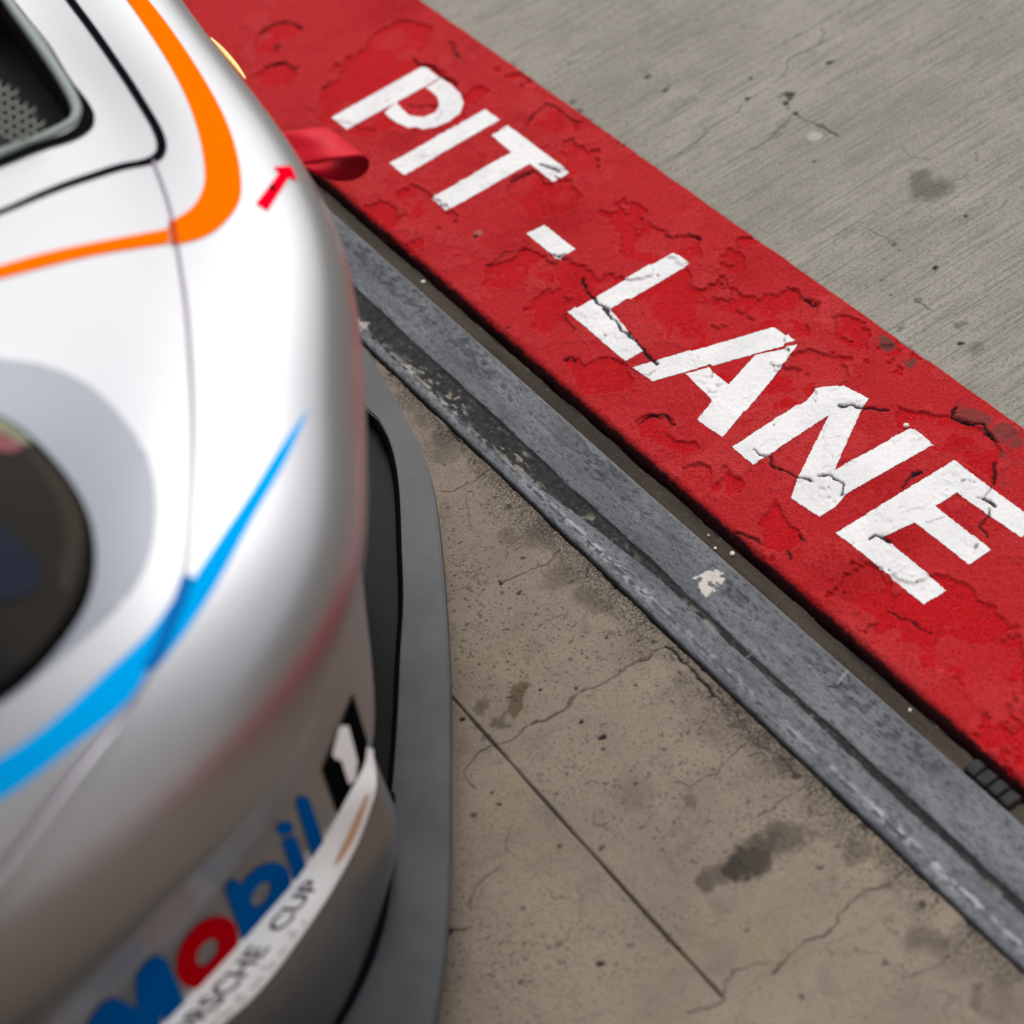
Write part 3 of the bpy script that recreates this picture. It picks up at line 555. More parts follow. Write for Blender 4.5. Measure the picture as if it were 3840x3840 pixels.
GRIT = Mat('grit_grains', Roughness=.9); GRIT.color(GRIT.mix(GRIT.ramp(GRIT.noise(60, 3), .35, .6), (.02, .017, .014), (.13, .11, .085))); GRIT = GRIT.m
link('grit', pymesh('grit', gv, gf), GRIT, smooth=False, kind='stuff', label='fine loose grit scattered along the drain channel and the rail', category='grit')

# ---- unseen roof and side slabs, added to block sky light and shape reflections
GW = Mat('blocker_render', Roughness=.9); GW.color(GW.mix(GW.noise(2, 4), (.50, .49, .48), (.60, .59, .58))); GW = GW.m
def slab(name, x0, x1, y0, y1, z0, z1):
    c = [(x, y, z) for z in (z0, z1) for x, y in ((x0, y0), (x1, y0), (x1, y1), (x0, y1))]
    link(name, pymesh(name, c, [(3, 2, 1, 0), (4, 5, 6, 7), (0, 1, 5, 4), (1, 2, 6, 5), (2, 3, 7, 6), (3, 0, 4, 7)]), GW, smooth=False, kind='structure')
slab('blocker_roof', .55, 9, -9, 1.8, 2.8, 3.0)
slab('blocker_side', .55, .75, -8.9, 1.7, -.05, 2.795)
#CAR#

# ================================================================== RACE CAR
TH = math.radians(8)
CF_R = np.array([math.cos(TH), -math.sin(TH)]); CF_F = np.array([math.sin(TH), math.cos(TH)]); QOFF = 1.80
def car2w(P):
    P = np.asarray(P, float); l = P[..., 0] - QOFF
    return np.stack([l * CF_R[0] + P[..., 1] * CF_F[0], l * CF_R[1] + P[..., 1] * CF_F[1], P[..., 2]], -1)
car = bpy.data.objects.new('race_car', None); COL.objects.link(car)
car.location = tuple(car2w(np.array([0, 0, 0.0]))); car.rotation_euler = (0, 0, -TH)
car['label'] = 'silver race car with orange and blue stripes parked at the left, nose to the kerb'; car['category'] = 'race car'
bpy.context.view_layer.update()
CINV = car.matrix_world.inverted()
def part(name, me, mat, parent=None, smooth=True, **pr):
    o = link(name, me, mat, parent or car, smooth, **pr)
    me.transform(CINV)
    return o

# body rows from the lower bumper edge up and over to the bonnet; (lateral, forward, height), stations from the centre to the side
ROWS = [
 [(0,.262,.150),(.20,.258,.150),(.36,.222,.155),(.50,.160,.165),(.600,.107,.175),(.655,.045,.18),(.715,-.045,.18),(.785,-.17,.18),(.86,-.36,.18)],
 [(0,.282,.230),(.20,.278,.230),(.37,.240,.235),(.53,.168,.240),(.648,.112,.245),(.708,.042,.25),(.765,-.045,.25),(.832,-.17,.25),(.885,-.36,.26)],
 [(0,.282,.330),(.20,.278,.330),(.38,.238,.335),(.56,.168,.345),(.672,.114,.35),(.738,.042,.35),(.79,-.045,.35),(.855,-.17,.35),(.91,-.36,.36)],
 [(0,.287,.430),(.20,.283,.430),(.39,.250,.430),(.58,.182,.435),(.705,.114,.44),(.785,.038,.43),(.838,-.052,.43),(.888,-.17,.43),(.932,-.36,.44)],
 [(0,.293,.522),(.21,.294,.523),(.408,.272,.526),(.604,.205,.528),(.742,.140,.528),(.830,.048,.515),(.882,-.054,.508),(.920,-.18,.51),(.946,-.36,.525)],
 [(0,.278,.578),(.206,.279,.581),(.405,.260,.586),(.602,.192,.590),(.743,.122,.590),(.836,.028,.580),(.888,-.068,.572),(.925,-.19,.58),(.949,-.36,.59)],
 [(0,.228,.600),(.195,.228,.603),(.38,.205,.613),(.575,.138,.627),(.715,.058,.634),(.810,-.030,.634),(.864,-.105,.638),(.909,-.21,.648),(.945,-.365,.665)],
 [(0,.155,.635),(.18,.155,.640),(.35,.132,.650),(.525,.072,.670),(.66,.000,.688),(.757,-.078,.698),(.822,-.14,.708),(.882,-.23,.725),(.93,-.37,.75)],
 [(0,.045,.678),(.175,.045,.684),(.33,.026,.700),(.49,-.024,.728),(.62,-.078,.752),(.715,-.132,.768),(.785,-.18,.78),(.850,-.26,.797),(.90,-.385,.825)],
 [(0,-.15,.755),(.17,-.15,.762),(.32,-.17,.778),(.47,-.20,.810),(.59,-.235,.835),(.68,-.27,.85),(.75,-.31,.86),(.815,-.36,.87),(.865,-.43,.885)],
 [(0,-.50,.825),(.17,-.50,.832),(.31,-.50,.845),(.45,-.50,.870),(.56,-.50,.89),(.645,-.50,.90),(.715,-.50,.905),(.78,-.51,.905),(.84,-.52,.90)],
 [(0,-.95,.92),(.17,-.95,.925),(.31,-.94,.93),(.44,-.93,.935),(.55,-.92,.935),(.635,-.91,.93),(.70,-.90,.925),(.77,-.89,.915),(.83,-.88,.90)]]
R = np.array(ROWS); R = np.concatenate([R[:, :0:-1] * [-1, 1, 1], R], 1)          # mirrored to the other side
NR, NS = R.shape[:2]
tv = np.r_[0, np.cumsum(np.linalg.norm(np.diff(R[:, NS // 2 + 3], axis=0), axis=1))]
tu = np.r_[0, np.cumsum(np.linalg.norm(np.diff(R[4], axis=0), axis=1))]
us = np.unique(np.r_[np.arange(tu[0], tu[NS // 2 - 1], .02), np.arange(tu[NS // 2 - 1], tu[-1], .004), tu[-1]])
vs = np.unique(np.r_[np.arange(0, tv[-3], .004), np.arange(tv[-3], tv[-1], .02), tv[-1]])
S1 = ncs(tu, R.transpose(1, 0, 2), us)                       # (U, rows, 3)
S2 = ncs(tv, S1.transpose(1, 0, 2), vs)                      # (V, U, 3)
BV = car2w(S2); NV, NU = BV.shape[:2]
Vb = BV.reshape(-1, 3); Fb = quads(NV, NU)[:, ::-1]
BVH = BVHTree.FromPolygons([tuple(v) for v in Vb], [tuple(f) for f in Fb])
def project(p):
    """world -> photograph (display pixels)"""
    q = (np.asarray(p) - [0, 0, CAM_H]) @ CAM_R.T
    return (q[:, :2] / q[:, 2:3] * 8000 + 1920) * (1932 / 3840)
PB = project(Vb)
ORI = Vector((0, 0, CAM_H))
def cast(P2, off=.0006):
    out = []; nrm = []; miss = 0; last = None
    for d in rays(P2):
        h = BVH.ray_cast(ORI, Vector(d).normalized())
        if h[0] is None:
            miss += 1
            if last is None: out.append(None); nrm.append(None); continue
            out.append(last[0]); nrm.append(last[1]); continue
        n = h[1]
        if n.dot(Vector(d)) > 0: n = -n
        last = (h[0], n); out.append(h[0]); nrm.append(n)
    f0 = next(i for i, o in enumerate(out) if o is not None)
    out = [out[f0] if o is None else o for o in out]; nrm = [nrm[f0] if o is None else o for o in nrm]
    A = np.array([tuple(o) for o in out]); N = np.array([tuple(n) for n in nrm])
    return A + N * (np.asarray(off).reshape(-1, 1) if np.ndim(off) else off), N, miss

# paint
def paint(name, col, metallic=.0, rough=.3, coat=1.0, flake=True):
    m = Mat(name, Roughness=rough, Metallic=metallic)
    m.b.inputs['Coat Weight'].default_value = coat; m.b.inputs['Specular IOR Level'].default_value = .5 if metallic > .5 else .0; m.b.inputs['Coat Roughness'].default_value = .12
    c = m.mix(m.ramp(m.noise(3, 2), .3, .7, 0, .10), col, tuple(x * .8 for x in col))
    if flake: c = m.mix(m.ramp(m.noise(900, 2), .35, .65, 0, .12), c, tuple(min(1, x * 1.25) for x in col))
    m.color(c); return m.m
SILVER = paint('silver_paint', (.385, .385, .400), 1.0, .37, .12)
ORANGE = paint('orange_film', (.60, .105, .0), 0, .5, 0, False)
BLUE = paint('blue_film', (.0, .26, .60), 0, .5, 0, False)
DBLUE = paint('deep_blue_film', (.0, .085, .33), 0, .5, 0, False)
REDF = paint('red_film', (.42, .0, .006), 0, .5, .0, False)
SIGNAL = paint('signal_red_film', (.62, .0, .012), 0, .5, 0, False)
WHITEF = paint('white_film', (.86, .86, .86), 0, .5, 0, False)
BLACKF = paint('black_film_and_shadow', (.004, .004, .004), 0, .5, 0, False); BLACKF.node_tree.nodes['Principled BSDF'].inputs['Specular IOR Level'].default_value = 0
GAPM = Mat('shadow_gap_black', Roughness=.7); GAPM.color((.004, .003, .005)); GAPM.b.inputs['Specular IOR Level'].default_value = 0; GAPM = GAPM.m  # flat black stands for the shade inside open gaps
GAPG = Mat('grey_joint_sealer', Roughness=.5); GAPG.color((.16, .13, .17)); GAPG = GAPG.m
CARB = Mat('splitter_plate', Roughness=.5); CARB.b.inputs['Specular IOR Level'].default_value = .3; CARB.color(CARB.mix(CARB.ramp(CARB.noise(12, 5, .6), .35, .65), (.029, .031, .035), (.043, .046, .051))); CARB.bump(CARB.noise(250, 4), .25, .0006); CARB = CARB.m
BLK = Mat('matt_black_plastic', Roughness=.55); BLK.b.inputs['Specular IOR Level'].default_value = .1; BLK.color(BLK.mix(BLK.ramp(BLK.noise(40, 4), .4, .7), (.004, .004, .004), (.009, .008, .009))); BLK = BLK.m
DKG = Mat('dark_grey_plastic', Roughness=.5); DKG.b.inputs['Specular IOR Level'].default_value = .1; DKG.color(DKG.mix(DKG.ramp(DKG.noise(30, 4), .4, .7), (.0022, .0026, .0024), (.004, .0045, .0042))); DKG = DKG.m

# outlines on the body
HOOD_CORNER = [(300, 301), (307, 284)]
hood_edge = np.vstack([px('h', [(690, -160), (725, 0), (900, 235), (1130, 560), (1340, 870), (1520, 1160), (1640, 1380), (1672, 1520), (1650, 1600), (1580, 1655), (1350, 1710), (1000, 1810), (640, 1932)])[1:], [(0, 401), (-150, 452), (-400, 530)]])
hood_edge = np.vstack([[(60, -110)], hood_edge])
shut = np.vstack([[(288, 303)], px('c1', [(920, 1080), (965, 1250), (990, 1400), (1035, 1700), (1055, 1932)]), px('c2', [(1070, 400), (1074, 800), (1050, 1250), (1020, 1450), (930, 1680), (850, 1932)]), px('c3', [(600, 300), (300, 670), (0, 1060), (-250, 1330), (-500, 1560)])])
vent = px('h', [(-300, -500), (60, -30), (250, 240), (480, 560), (700, 900), (780, 1060), (800, 1160), (770, 1240), (680, 1310), (500, 1400), (300, 1480), (0, 1590), (-900, 1880), (-1300, 1500), (-1200, -300)])

hood_poly = np.vstack([curve(hood_edge, 120), [(-900, 650), (-1500, 0), (-900, -900), (-60, -400)]])
def in_poly(P2, poly): return inside(P2[:, 0], P2[:, 1], poly)
FC = BV.reshape(-1, 3)[Fb].mean(1); PF = project(FC)
qf = (FC[:, :2] - np.array(car.location)[:2]) @ CF_R; ff = (FC[:, :2] - np.array(car.location)[:2]) @ CF_F
is_hood = in_poly(PF, hood_poly) & (FC[:, 2] > .58)
is_hood |= (qf < -.1) & (qf > -.52) & (ff < .10) & (FC[:, 2] > .6)
fend_poly = np.vstack([curve(shut, 160), [(-1500, 1900), (-2500, 800), (-1500, 0), (-100, 430), (280, 303)]])
is_fend = in_poly(PF, fend_poly) & ~is_hood & (FC[:, 2] > .50)
is_vent = in_poly(PF, curve(vent, 200, True)) & is_hood & (qf > -.12)
ic = curve(np.array([(674, 600), (680, 791), (690, 880), (694, 979), (704, 1041), (716, 1120), (727, 1197), (736, 1290), (742, 1400)], float), 60)
iv, _, _ = cast(ic, 0); iq = (iv[:, :2] - np.array(car.location)[:2]) @ CF_R
print('INTAKE', [(round(float(a), 3), round(float(b), 3)) for a, b in zip(iq[::6], iv[::6, 2])])
is_int = FC[:, 2] < np.interp(np.abs(qf), [0, .30, .42, .52, .60, .66], [.40, .40, .375, .33, .26, .17])
def sub(name, mask, mat, parent=None):
    f = Fb[mask]; u, inv = np.unique(f, return_inverse=True)
    return part(name, mesh_np(name, Vb[u], inv.reshape(f.shape)), mat, parent)
bumper = sub('bumper', ~is_hood & ~is_fend & ~is_int, SILVER)
fender = sub('fender', is_fend, SILVER)
hood = sub('hood', is_hood & ~is_vent, SILVER)

def tri_decal(name, outer, mat, off=.0006, holes=(), step=4, parent=None, **pr):
    V2, F2 = fill(outer, holes, step); V3, N, ms = cast(V2, off)
    return part(name, mesh_np(name, V3, F2[:, ::-1]), mat, parent, **pr)
def ribbon(name, A, B, mat, off=.0006, n=160, k=6, parent=None, straight=False, **pr):
    """strip between two outlines on the body"""
    A = curve(A, n) if not straight else resample(A, n=n); B = curve(B, n) if not straight else resample(B, n=n)
    t = np.linspace(0, 1, k)[None, :, None]; P = (A[:, None] * (1 - t) + B[:, None] * t).reshape(-1, 2)
    V3, N, ms = cast(P, off)
    return part(name, mesh_np(name, V3, quads(n, k)), mat, parent, **pr)
def seam(name, C, width, mat, off=.001, n=260, parent=None, sink=.0, closed=False, **pr):
    """strip of constant real width that follows a joint in the body"""
    P = curve(C, n, closed); V3, N, ms = cast(P, 0)
    T = np.gradient(V3, axis=0); T /= np.linalg.norm(T, axis=1)[:, None] + 1e-9
    Bn = np.cross(N, T); Bn /= np.linalg.norm(Bn, axis=1)[:, None] + 1e-9
    w_ = np.broadcast_to(np.asarray(width, float), (n,))[:, None]
    V = np.stack([V3 - Bn * w_ / 2 + N * off, V3 - Bn * w_ * .2 + N * (off + .0001), V3 + Bn * w_ * .2 + N * (off + .0001), V3 + Bn * w_ / 2 + N * off], 1).reshape(-1, 3)
    return part(name, mesh_np(name, V, quads(n, 4, closed)), mat, parent, **pr)

EDGE_SIDE = 1
hw = np.interp(np.linspace(0, 1, 260), [0, .35, .55, .66, 1], [.0095, .0085, .0070, .0045, .0055])
seam('hood_gap', hood_edge, hw, GAPM, parent=hood, off=.0012)
seam('panel_gap', shut, .0030, GAPG, off=.0012)
def bead(name, C, width, h, side, mat, n=240, k=7, parent=None):
    P = curve(C, n); V3, N, ms = cast(P, 0); T = np.gradient(V3, axis=0); T /= np.linalg.norm(T, axis=1)[:, None]; Bn = np.cross(N, T); Bn /= np.linalg.norm(Bn, axis=1)[:, None]
    w_ = np.interp(np.linspace(0, 1, n), [0, .60, .70, 1], [.0, 0, .6, 1])[:, None, None]
    t = np.linspace(0, 1, k)[None, :, None]; V = V3[:, None] + side * Bn[:, None] * (.0012 + width * w_ * t) + N[:, None] * (.0004 + h * w_ * (1 - t) ** 1.0 * np.minimum(1, t * 6))
    return part(name, mesh_np(name, V.reshape(-1, 3), quads(n, k)), mat, parent)
bead('panel_edge', shut, .020, .0032, EDGE_SIDE, SILVER, parent=bumper)
# bonnet air outlet
vc = curve(vent, 220, True)
V3, N, ms = cast(vc, .0); ctr = V3.mean(0)
def tube_loop(name, P, N, r, mat, parent, k=8, out=0.0, lift=0.0, closed=True):
    n = len(P); T = np.roll(P, -1, 0) - np.roll(P, 1, 0)
    if not closed: T = np.gradient(P, axis=0)
    T /= np.linalg.norm(T, axis=1)[:, None] + 1e-9
    B = np.cross(N, T); B /= np.linalg.norm(B, axis=1)[:, None] + 1e-9; Nn = np.cross(T, B)
    a = np.linspace(0, 2 * math.pi, k, endpoint=False); rr = np.broadcast_to(np.asarray(r, float), (n,))[:, None, None]
    V = (P + B * out + N * lift)[:, None] + rr * (np.cos(a)[None, :, None] * B[:, None] + np.sin(a)[None, :, None] * Nn[:, None])
    V = np.concatenate([V, V[:, :1]], 1)
    return part(name, mesh_np(name, V.reshape(-1, 3), quads(n, k + 1, closed)), mat, parent)
RIM = Mat('outlet_rim_grey', Roughness=.35); RIM.color((.12, .145, .13)); RIM = RIM.m
outlet = bpy.data.objects.new('air_outlet', None); 
seam('outlet_shadow', px('h', [(-1300, 2180), (-900, 2000), (-200, 1760), (0, 1690), (420, 1520), (700, 1430), (840, 1350), (900, 1270), (900, 1190), (845, 1060), (690, 800), (520, 500), (300, 220), (120, -10), (-200, -420)]),
     np.interp(np.linspace(0, 1, 260), [0, .3, .5, .56, .60, .64, .7, 1], [.010, .010, .011, .012, .009, .004, .0015, .001]), BLACKF, parent=hood, off=.0016)  # black strip is the shadow around the outlet rim, painted on the bonnet
tube_loop('outlet_rim', V3, N, .0052, RIM, hood, out=0, lift=-.001)
W0 = V3; down = np.array([0, 0, -1.0])
Wl = [W0 + (ctr - W0) * a * .06 + down * h for a, h in ((0, 0), (.4, .01), (.8, .03), (1, .075))]
part('outlet_wall', mesh_np('outlet_wall', np.stack(Wl, 1).reshape(-1, 3), quads(len(W0), 4, True)), BLK, hood)
Vv, Fv = fill(W0[:, :2], step=.02)
zz = np.interp(Vv @ CF_F, [-.4 + 0, .1], [ctr[2] - .11, ctr[2] - .11])
part('outlet_floor', mesh_np('outlet_floor', np.c_[Vv, np.full(len(Vv), W0[:, 2].min() - .07)], Fv), BLK, hood)
# honeycomb mesh that rises towards the rear of the outlet
HEX = Mat('honeycomb_wire', Roughness=.4, Metallic=.3); HEX.color((.34, .36, .31)); HEX = HEX.m
hv = []; hf = []
p0 = at(px('h', [(160, 1500)]), .68)[0]
vd = p0 - np.array([0, 0, CAM_H]); vd /= np.linalg.norm(vd)
nrm_ = -.8 * vd + np.array([0, 0, .2]); nrm_ /= np.linalg.norm(nrm_)
ey = CAM_R[1] * 1.0 + CAM_R[0] * .06; ey -= nrm_ * (ey @ nrm_); ey /= np.linalg.norm(ey); ex = np.cross(ey, nrm_)
s = .0043
def wire(a, b, r=.00062):
    a = np.array(a); b = np.array(b); d = b - a; d /= np.linalg.norm(d); u = np.cross(d, [0, 0, 1]); u /= np.linalg.norm(u) + 1e-9; v = np.cross(d, u)
    i = len(hv)
    for c in (a, b):
        for q in range(5): hv.append(c + r * (math.cos(q * 1.2566) * u + math.sin(q * 1.2566) * v))
    for q in range(5): hf.append((i + q, i + (q + 1) % 5, i + 5 + (q + 1) % 5, i + 5 + q))
MP = px('h', [(-300, 560), (0, 800), (80, 850), (300, 1090), (470, 1300), (400, 1380), (160, 1450), (0, 1330), (-300, 1300)])
for i in range(-28, 29):
    for j in range(-28, 29):
        c = p0 + ex * (i * s * 1.5) + ey * ((j + (i % 2) * .5) * s * math.sqrt(3))
        pr_ = project(c[None])[0]
        if not inside(pr_[:1], pr_[1:], MP)[0]: continue
        for q in (0, 1, 2):
            a1, a2 = math.radians(60 * q), math.radians(60 * q + 60)
            wire(c + s * (math.cos(a1) * ex + math.sin(a1) * ey), c + s * (math.cos(a2) * ex + math.sin(a2) * ey))
if hf: part('outlet_mesh', pymesh('outlet_mesh', hv, hf), HEX, hood)

# stripes
oL = px('c1', [(560, -190), (705, 0), (850, 210), (960, 390), (1060, 600), (1110, 760), (1135, 900), (1137, 1020), (1105, 1110), (1045, 1180), (972, 1222)])
oR = px('c1', [(640, -200), (825, 0), (1000, 230), (1130, 430), (1250, 650), (1320, 850), (1345, 1010), (1335, 1120), (1280, 1210), (1180, 1300), (988, 1365)])
ribbon('orange_stripe', oR, oL, ORANGE, n=200, k=12)
ribbon('orange_stripe', px('c1', [(945, 1358), (700, 1395), (500, 1430), (250, 1490), (0, 1555), (-400, 1680)]), px('c1', [(938, 1276), (800, 1302), (500, 1358), (250, 1412), (0, 1482), (-400, 1600)]), ORANGE, n=120, k=8, parent=fender)
seam('stripe_joint', px('c1', [(955, 1240), (965, 1300), (974, 1366)]), .0055, paint('dark_orange_film', (.36, .035, .002), 0, .4, .1, False), off=.0016, n=30)
bA = np.vstack([px('c2', [(1714, 500), (1600, 655), (1400, 960), (1200, 1255), (1078, 1442)])]); bB = np.vstack([px('c2', [(1716, 506), (1600, 765), (1400, 1120), (1200, 1485), (1062, 1700)])])
ribbon('blue_stripe', bB, bA, BLUE, n=120, k=8)
bA2 = np.vstack([px('c2', [(1078, 1442), (1045, 1400), (980, 1540), (880, 1680), (640, 1920)])[[0, 2, 3, 4]], px('c3', [(300, 240), (0, 450), (-300, 600), (-700, 760)])])
bB2 = np.vstack([px('c2', [(1062, 1700)]), px('c2', [(980, 1810), (885, 1925)]), px('c3', [(700, 150), (450, 350), (200, 545), (0, 680), (-300, 830), (-700, 1000)])])
ribbon('blue_stripe', bB2, bA2, BLUE, n=160, k=10, parent=fender)
seam('stripe_joint', px('c2', [(1045, 1430), (1000, 1560), (930, 1730), (865, 1880), (820, 1950)]), .0080, paint('dark_blue_film', (.0, .10, .32), 0, .4, .1, False), off=.0016, n=40)

# arrow sticker
tri_decal('arrow_sticker', px('c1', [(1425, 1137), (1555, 968), (1522, 934), (1622, 928), (1655, 1008), (1608, 992), (1490, 1178)]), SIGNAL, .0008, step=3)
tri_decal('arrow_mark', px('c1', [(1498, 1052), (1522, 1030), (1540, 1050), (1515, 1075)]), BLACKF, .0013, step=2)

# headlight
SURROUND = paint('headlight_surround_grey', (.20, .215, .24), .8, .36, .5, False)  # even grey for the zone around the lens
ring = curve(np.array([(0, 681), (70, 690), (150, 720), (225, 785), (278, 870), (292, 930), (288, 1020), (262, 1090), (215, 1150), (120, 1235), (0, 1330), (-130, 1390), (-260, 1380), (-340, 1250), (-350, 1060), (-320, 880), (-230, 740), (-120, 690)], float), 160, True)
lens = curve(np.array([(0, 803), (70, 858), (125, 925), (156, 990), (164, 1060), (150, 1130), (115, 1190), (60, 1255), (0, 1305), (-90, 1345), (-180, 1325), (-240, 1240), (-262, 1120), (-255, 980), (-215, 860), (-140, 795), (-60, 785)], float), 160, True)
hl = bpy.data.objects.new('headlight', None)
V2, F2 = fill(ring, [lens], 6); dr = np.minimum(np.abs(spoly(V2[:, 0], V2[:, 1], ring, 200)), np.abs(spoly(V2[:, 0], V2[:, 1], lens, 200)))
V3, N, ms = cast(V2, .0016)
headlight = part('headlight', mesh_np('headlight', V3, F2[:, ::-1]), SURROUND)
LENS = Mat('dark_headlight_glass', Roughness=.06); LENS.b.inputs['IOR'].default_value = 1.2
LENS.color(LENS.mix(LENS.ramp(LENS.noise(9, 2), .4, .6), (.012, .010, .008), (.003, .004, .006))); LENS = LENS.m
V2, F2 = fill(lens, (), 6); d = np.maximum(spoly(V2[:, 0], V2[:, 1], lens, 400), 0)
off = .001 + .030 * np.sqrt(1 - (1 - np.clip(d / 210, 0, 1)) ** 2)
V3, N, ms = cast(V2, off)
part('lens', mesh_np('lens', V3, F2[:, ::-1]), LENS, headlight)
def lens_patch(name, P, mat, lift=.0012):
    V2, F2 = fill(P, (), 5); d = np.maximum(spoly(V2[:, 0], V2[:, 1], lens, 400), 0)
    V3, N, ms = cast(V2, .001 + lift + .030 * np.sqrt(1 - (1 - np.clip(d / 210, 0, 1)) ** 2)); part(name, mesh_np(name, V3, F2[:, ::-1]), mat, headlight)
PR1 = paint('lamp_green_glint', (.16, .17, .11), 0, .3, .2, False); PR2 = paint('lamp_blue_coating', (.004, .008, .018), 0, .2, .3, False); PR3 = paint('lamp_pink_glint', (.17, .06, .07), 0, .3, .2, False)
lens_patch('lens_glint', curve(px('c2', [(-120, 560), (0, 612), (90, 670), (148, 712), (150, 735), (100, 745), (0, 690), (-130, 640)]), 60, True), PR1)  # pale green patch: bulb reflection painted onto the lens
lens_patch('lens_glint', curve(px('c2', [(-120, 650), (0, 700), (100, 755), (50, 790), (0, 790), (-120, 740)]), 60, True), PR3)  # pink glint painted onto the lens below it
PR4 = paint('lens_patch_brown', (.030, .025, .019), 0, .3, .1, False)
lens_patch('lens_brown_patch', curve(px('c2', [(110, 760), (200, 800), (300, 880), (380, 990), (425, 1120), (435, 1260), (400, 1420), (330, 1560), (300, 1500), (330, 1330), (310, 1150), (240, 980), (150, 850)]), 80, True), PR4, .0008)  # brown crescent patch along the right side of the lens
lens_patch('lamp_projector', curve(px('c2', [(-300, 1150), (-100, 1150), (40, 1240), (160, 1380), (200, 1480), (130, 1560), (0, 1600), (-200, 1560), (-330, 1380)]), 80, True), PR2)
P3, N3, ms = cast(lens, .0)
tube_loop('lens_rim', P3, N3, .0058, BLACKF, headlight, lift=.0005)

# writing on the corner of the bumper
def stroke_letter(name, outer, mat, holes=(), off=.0008): return tri_decal(name, outer, mat, off, holes, 3, bumper)
def ell(c, a, b, ang, n=48):
    t = np.linspace(0, 2 * math.pi, n, endpoint=False); u = np.array([math.cos(ang), math.sin(ang)]); v = np.array([-u[1], u[0]])
    return np.array(c) + np.outer(a * np.cos(t), u) + np.outer(b * np.sin(t), v)
stroke_letter('lettering', px('cA', [(1088, 665), (1105, 618), (1150, 600), (1198, 635), (1355, 1110), (1245, 1170)]), DBLUE)
stroke_letter('lettering', px('cA', [(974, 965), (1085, 925), (1220, 1320), (1095, 1345)]), DBLUE)
stroke_letter('lettering', px('cA', ell((1002, 872), 58, 68, 1.2)), DBLUE)
stroke_letter('lettering', px('cA', ell((825, 1400), 284, 186, -.96)), DBLUE, [px('cA', ell((808, 1400), 112, 60, -1.0))])
stroke_letter('lettering', px('cA', [(522, 1370), (538, 1300), (588, 1272), (645, 1310), (690, 1420), (780, 1560), (860, 1780), (690, 1840)]), DBLUE, off=.0011)
stroke_letter('lettering', px('c3', ell((1152, 1530), 222, 144, -.98)), REDF, [px('c3', ell((1152, 1530), 84, 47, -.98))])
stroke_letter('lettering', px('c3', [(480, 1930), (550, 1825), (620, 1782), (672, 1795), (760, 1845), (752, 1660), (800, 1590), (872, 1540), (930, 1575), (1110, 2010), (965, 2070), (890, 1850), (895, 2115), (775, 2150), (660, 2040), (740, 2260), (590, 2310)]), DBLUE)
tri_decal('number_plate', px('c4', [(905, 430), (1022, 820), (1000, 1000), (780, 1400), (655, 1040)]), BLACKF, .0007, step=3, parent=bumper)
tri_decal('number', px('c4', [(790, 690), (860, 690), (935, 970), (920, 1120), (865, 1160), (805, 965), (760, 955), (733, 915)]), WHITEF, .0013, step=3, parent=bumper)

# lower edge flap with its white strip
def w_of(k, pts, z): return at(px(k, pts), z)
top = np.vstack([px('c4', [(1012, 850), (930, 1000), (870, 1125), (760, 1390), (600, 1680), (400, 1930)]), px('c3', [(1000, 1800), (870, 1932), (600, 2180), (300, 2400)])])
bot = np.vstack([px('c4', [(1050, 860), (1100, 1200), (1060, 1350), (950, 1650), (800, 1932)]), px('c3', [(1600, 1560), (1400, 1800), (1250, 1932), (1000, 2150), (700, 2400)])])
n = 120; NT = 9; ca_, cb_ = curve(top + [5, 4], n), curve(bot, n)
TA, TAN, ms = cast(ca_, .003); TAz = TA[:, 2]; kk_ = np.ones(21) / 21; TAz = np.convolve(np.pad(TAz, 10, 'edge'), kk_, 'valid')
TA = at(ca_, TAz); TB = at(cb_, TAz - .042)
tq = np.linspace(0, 1, NT)[None, :, None]; SG = TA[:, None] * (1 - tq) + TB[:, None] * tq
nn = np.cross(np.gradient(TA, axis=0), TB - TA); nn /= np.linalg.norm(nn, axis=1)[:, None] + 1e-9
nn *= np.sign((nn * (np.array([0, 0, CAM_H]) - TA)).sum(1))[:, None]; SN = np.repeat(nn[:, None], NT, 1); SG = SG + SN * .004 * np.sin(math.pi * tq)
def strip_pt(s_, t_, off=0):
    i = np.clip(np.asarray(s_), 0, 1) * (n - 1); k = np.minimum(i.astype(int), n - 2); fi = (i - k)[:, None]
    j = np.clip(np.asarray(t_), 0, 1) * (NT - 1); l = np.minimum(j.astype(int), NT - 2); fj = (j - l)[:, None]
    g = lambda A: (A[k, l] * (1 - fi) + A[k + 1, l] * fi) * (1 - fj) + (A[k, l + 1] * (1 - fi) + A[k + 1, l + 1] * fi) * fj
    return g(SG) + g(SN) * off
ss, tt = np.meshgrid(np.linspace(0, 1, n), np.linspace(0, 1, 9), indexing='ij')
front = strip_pt(ss.ravel(), tt.ravel()).reshape(n, 9, 3); back = strip_pt(ss.ravel(), tt.ravel(), -.005).reshape(n, 9, 3)
loop = np.concatenate([front, back[:, ::-1], front[:, :1]], 1)
part('side_flap', mesh_np('side_flap', loop.reshape(-1, 3), quads(n, 19)), WHITEF)
flap = bpy.data.objects['side_flap']
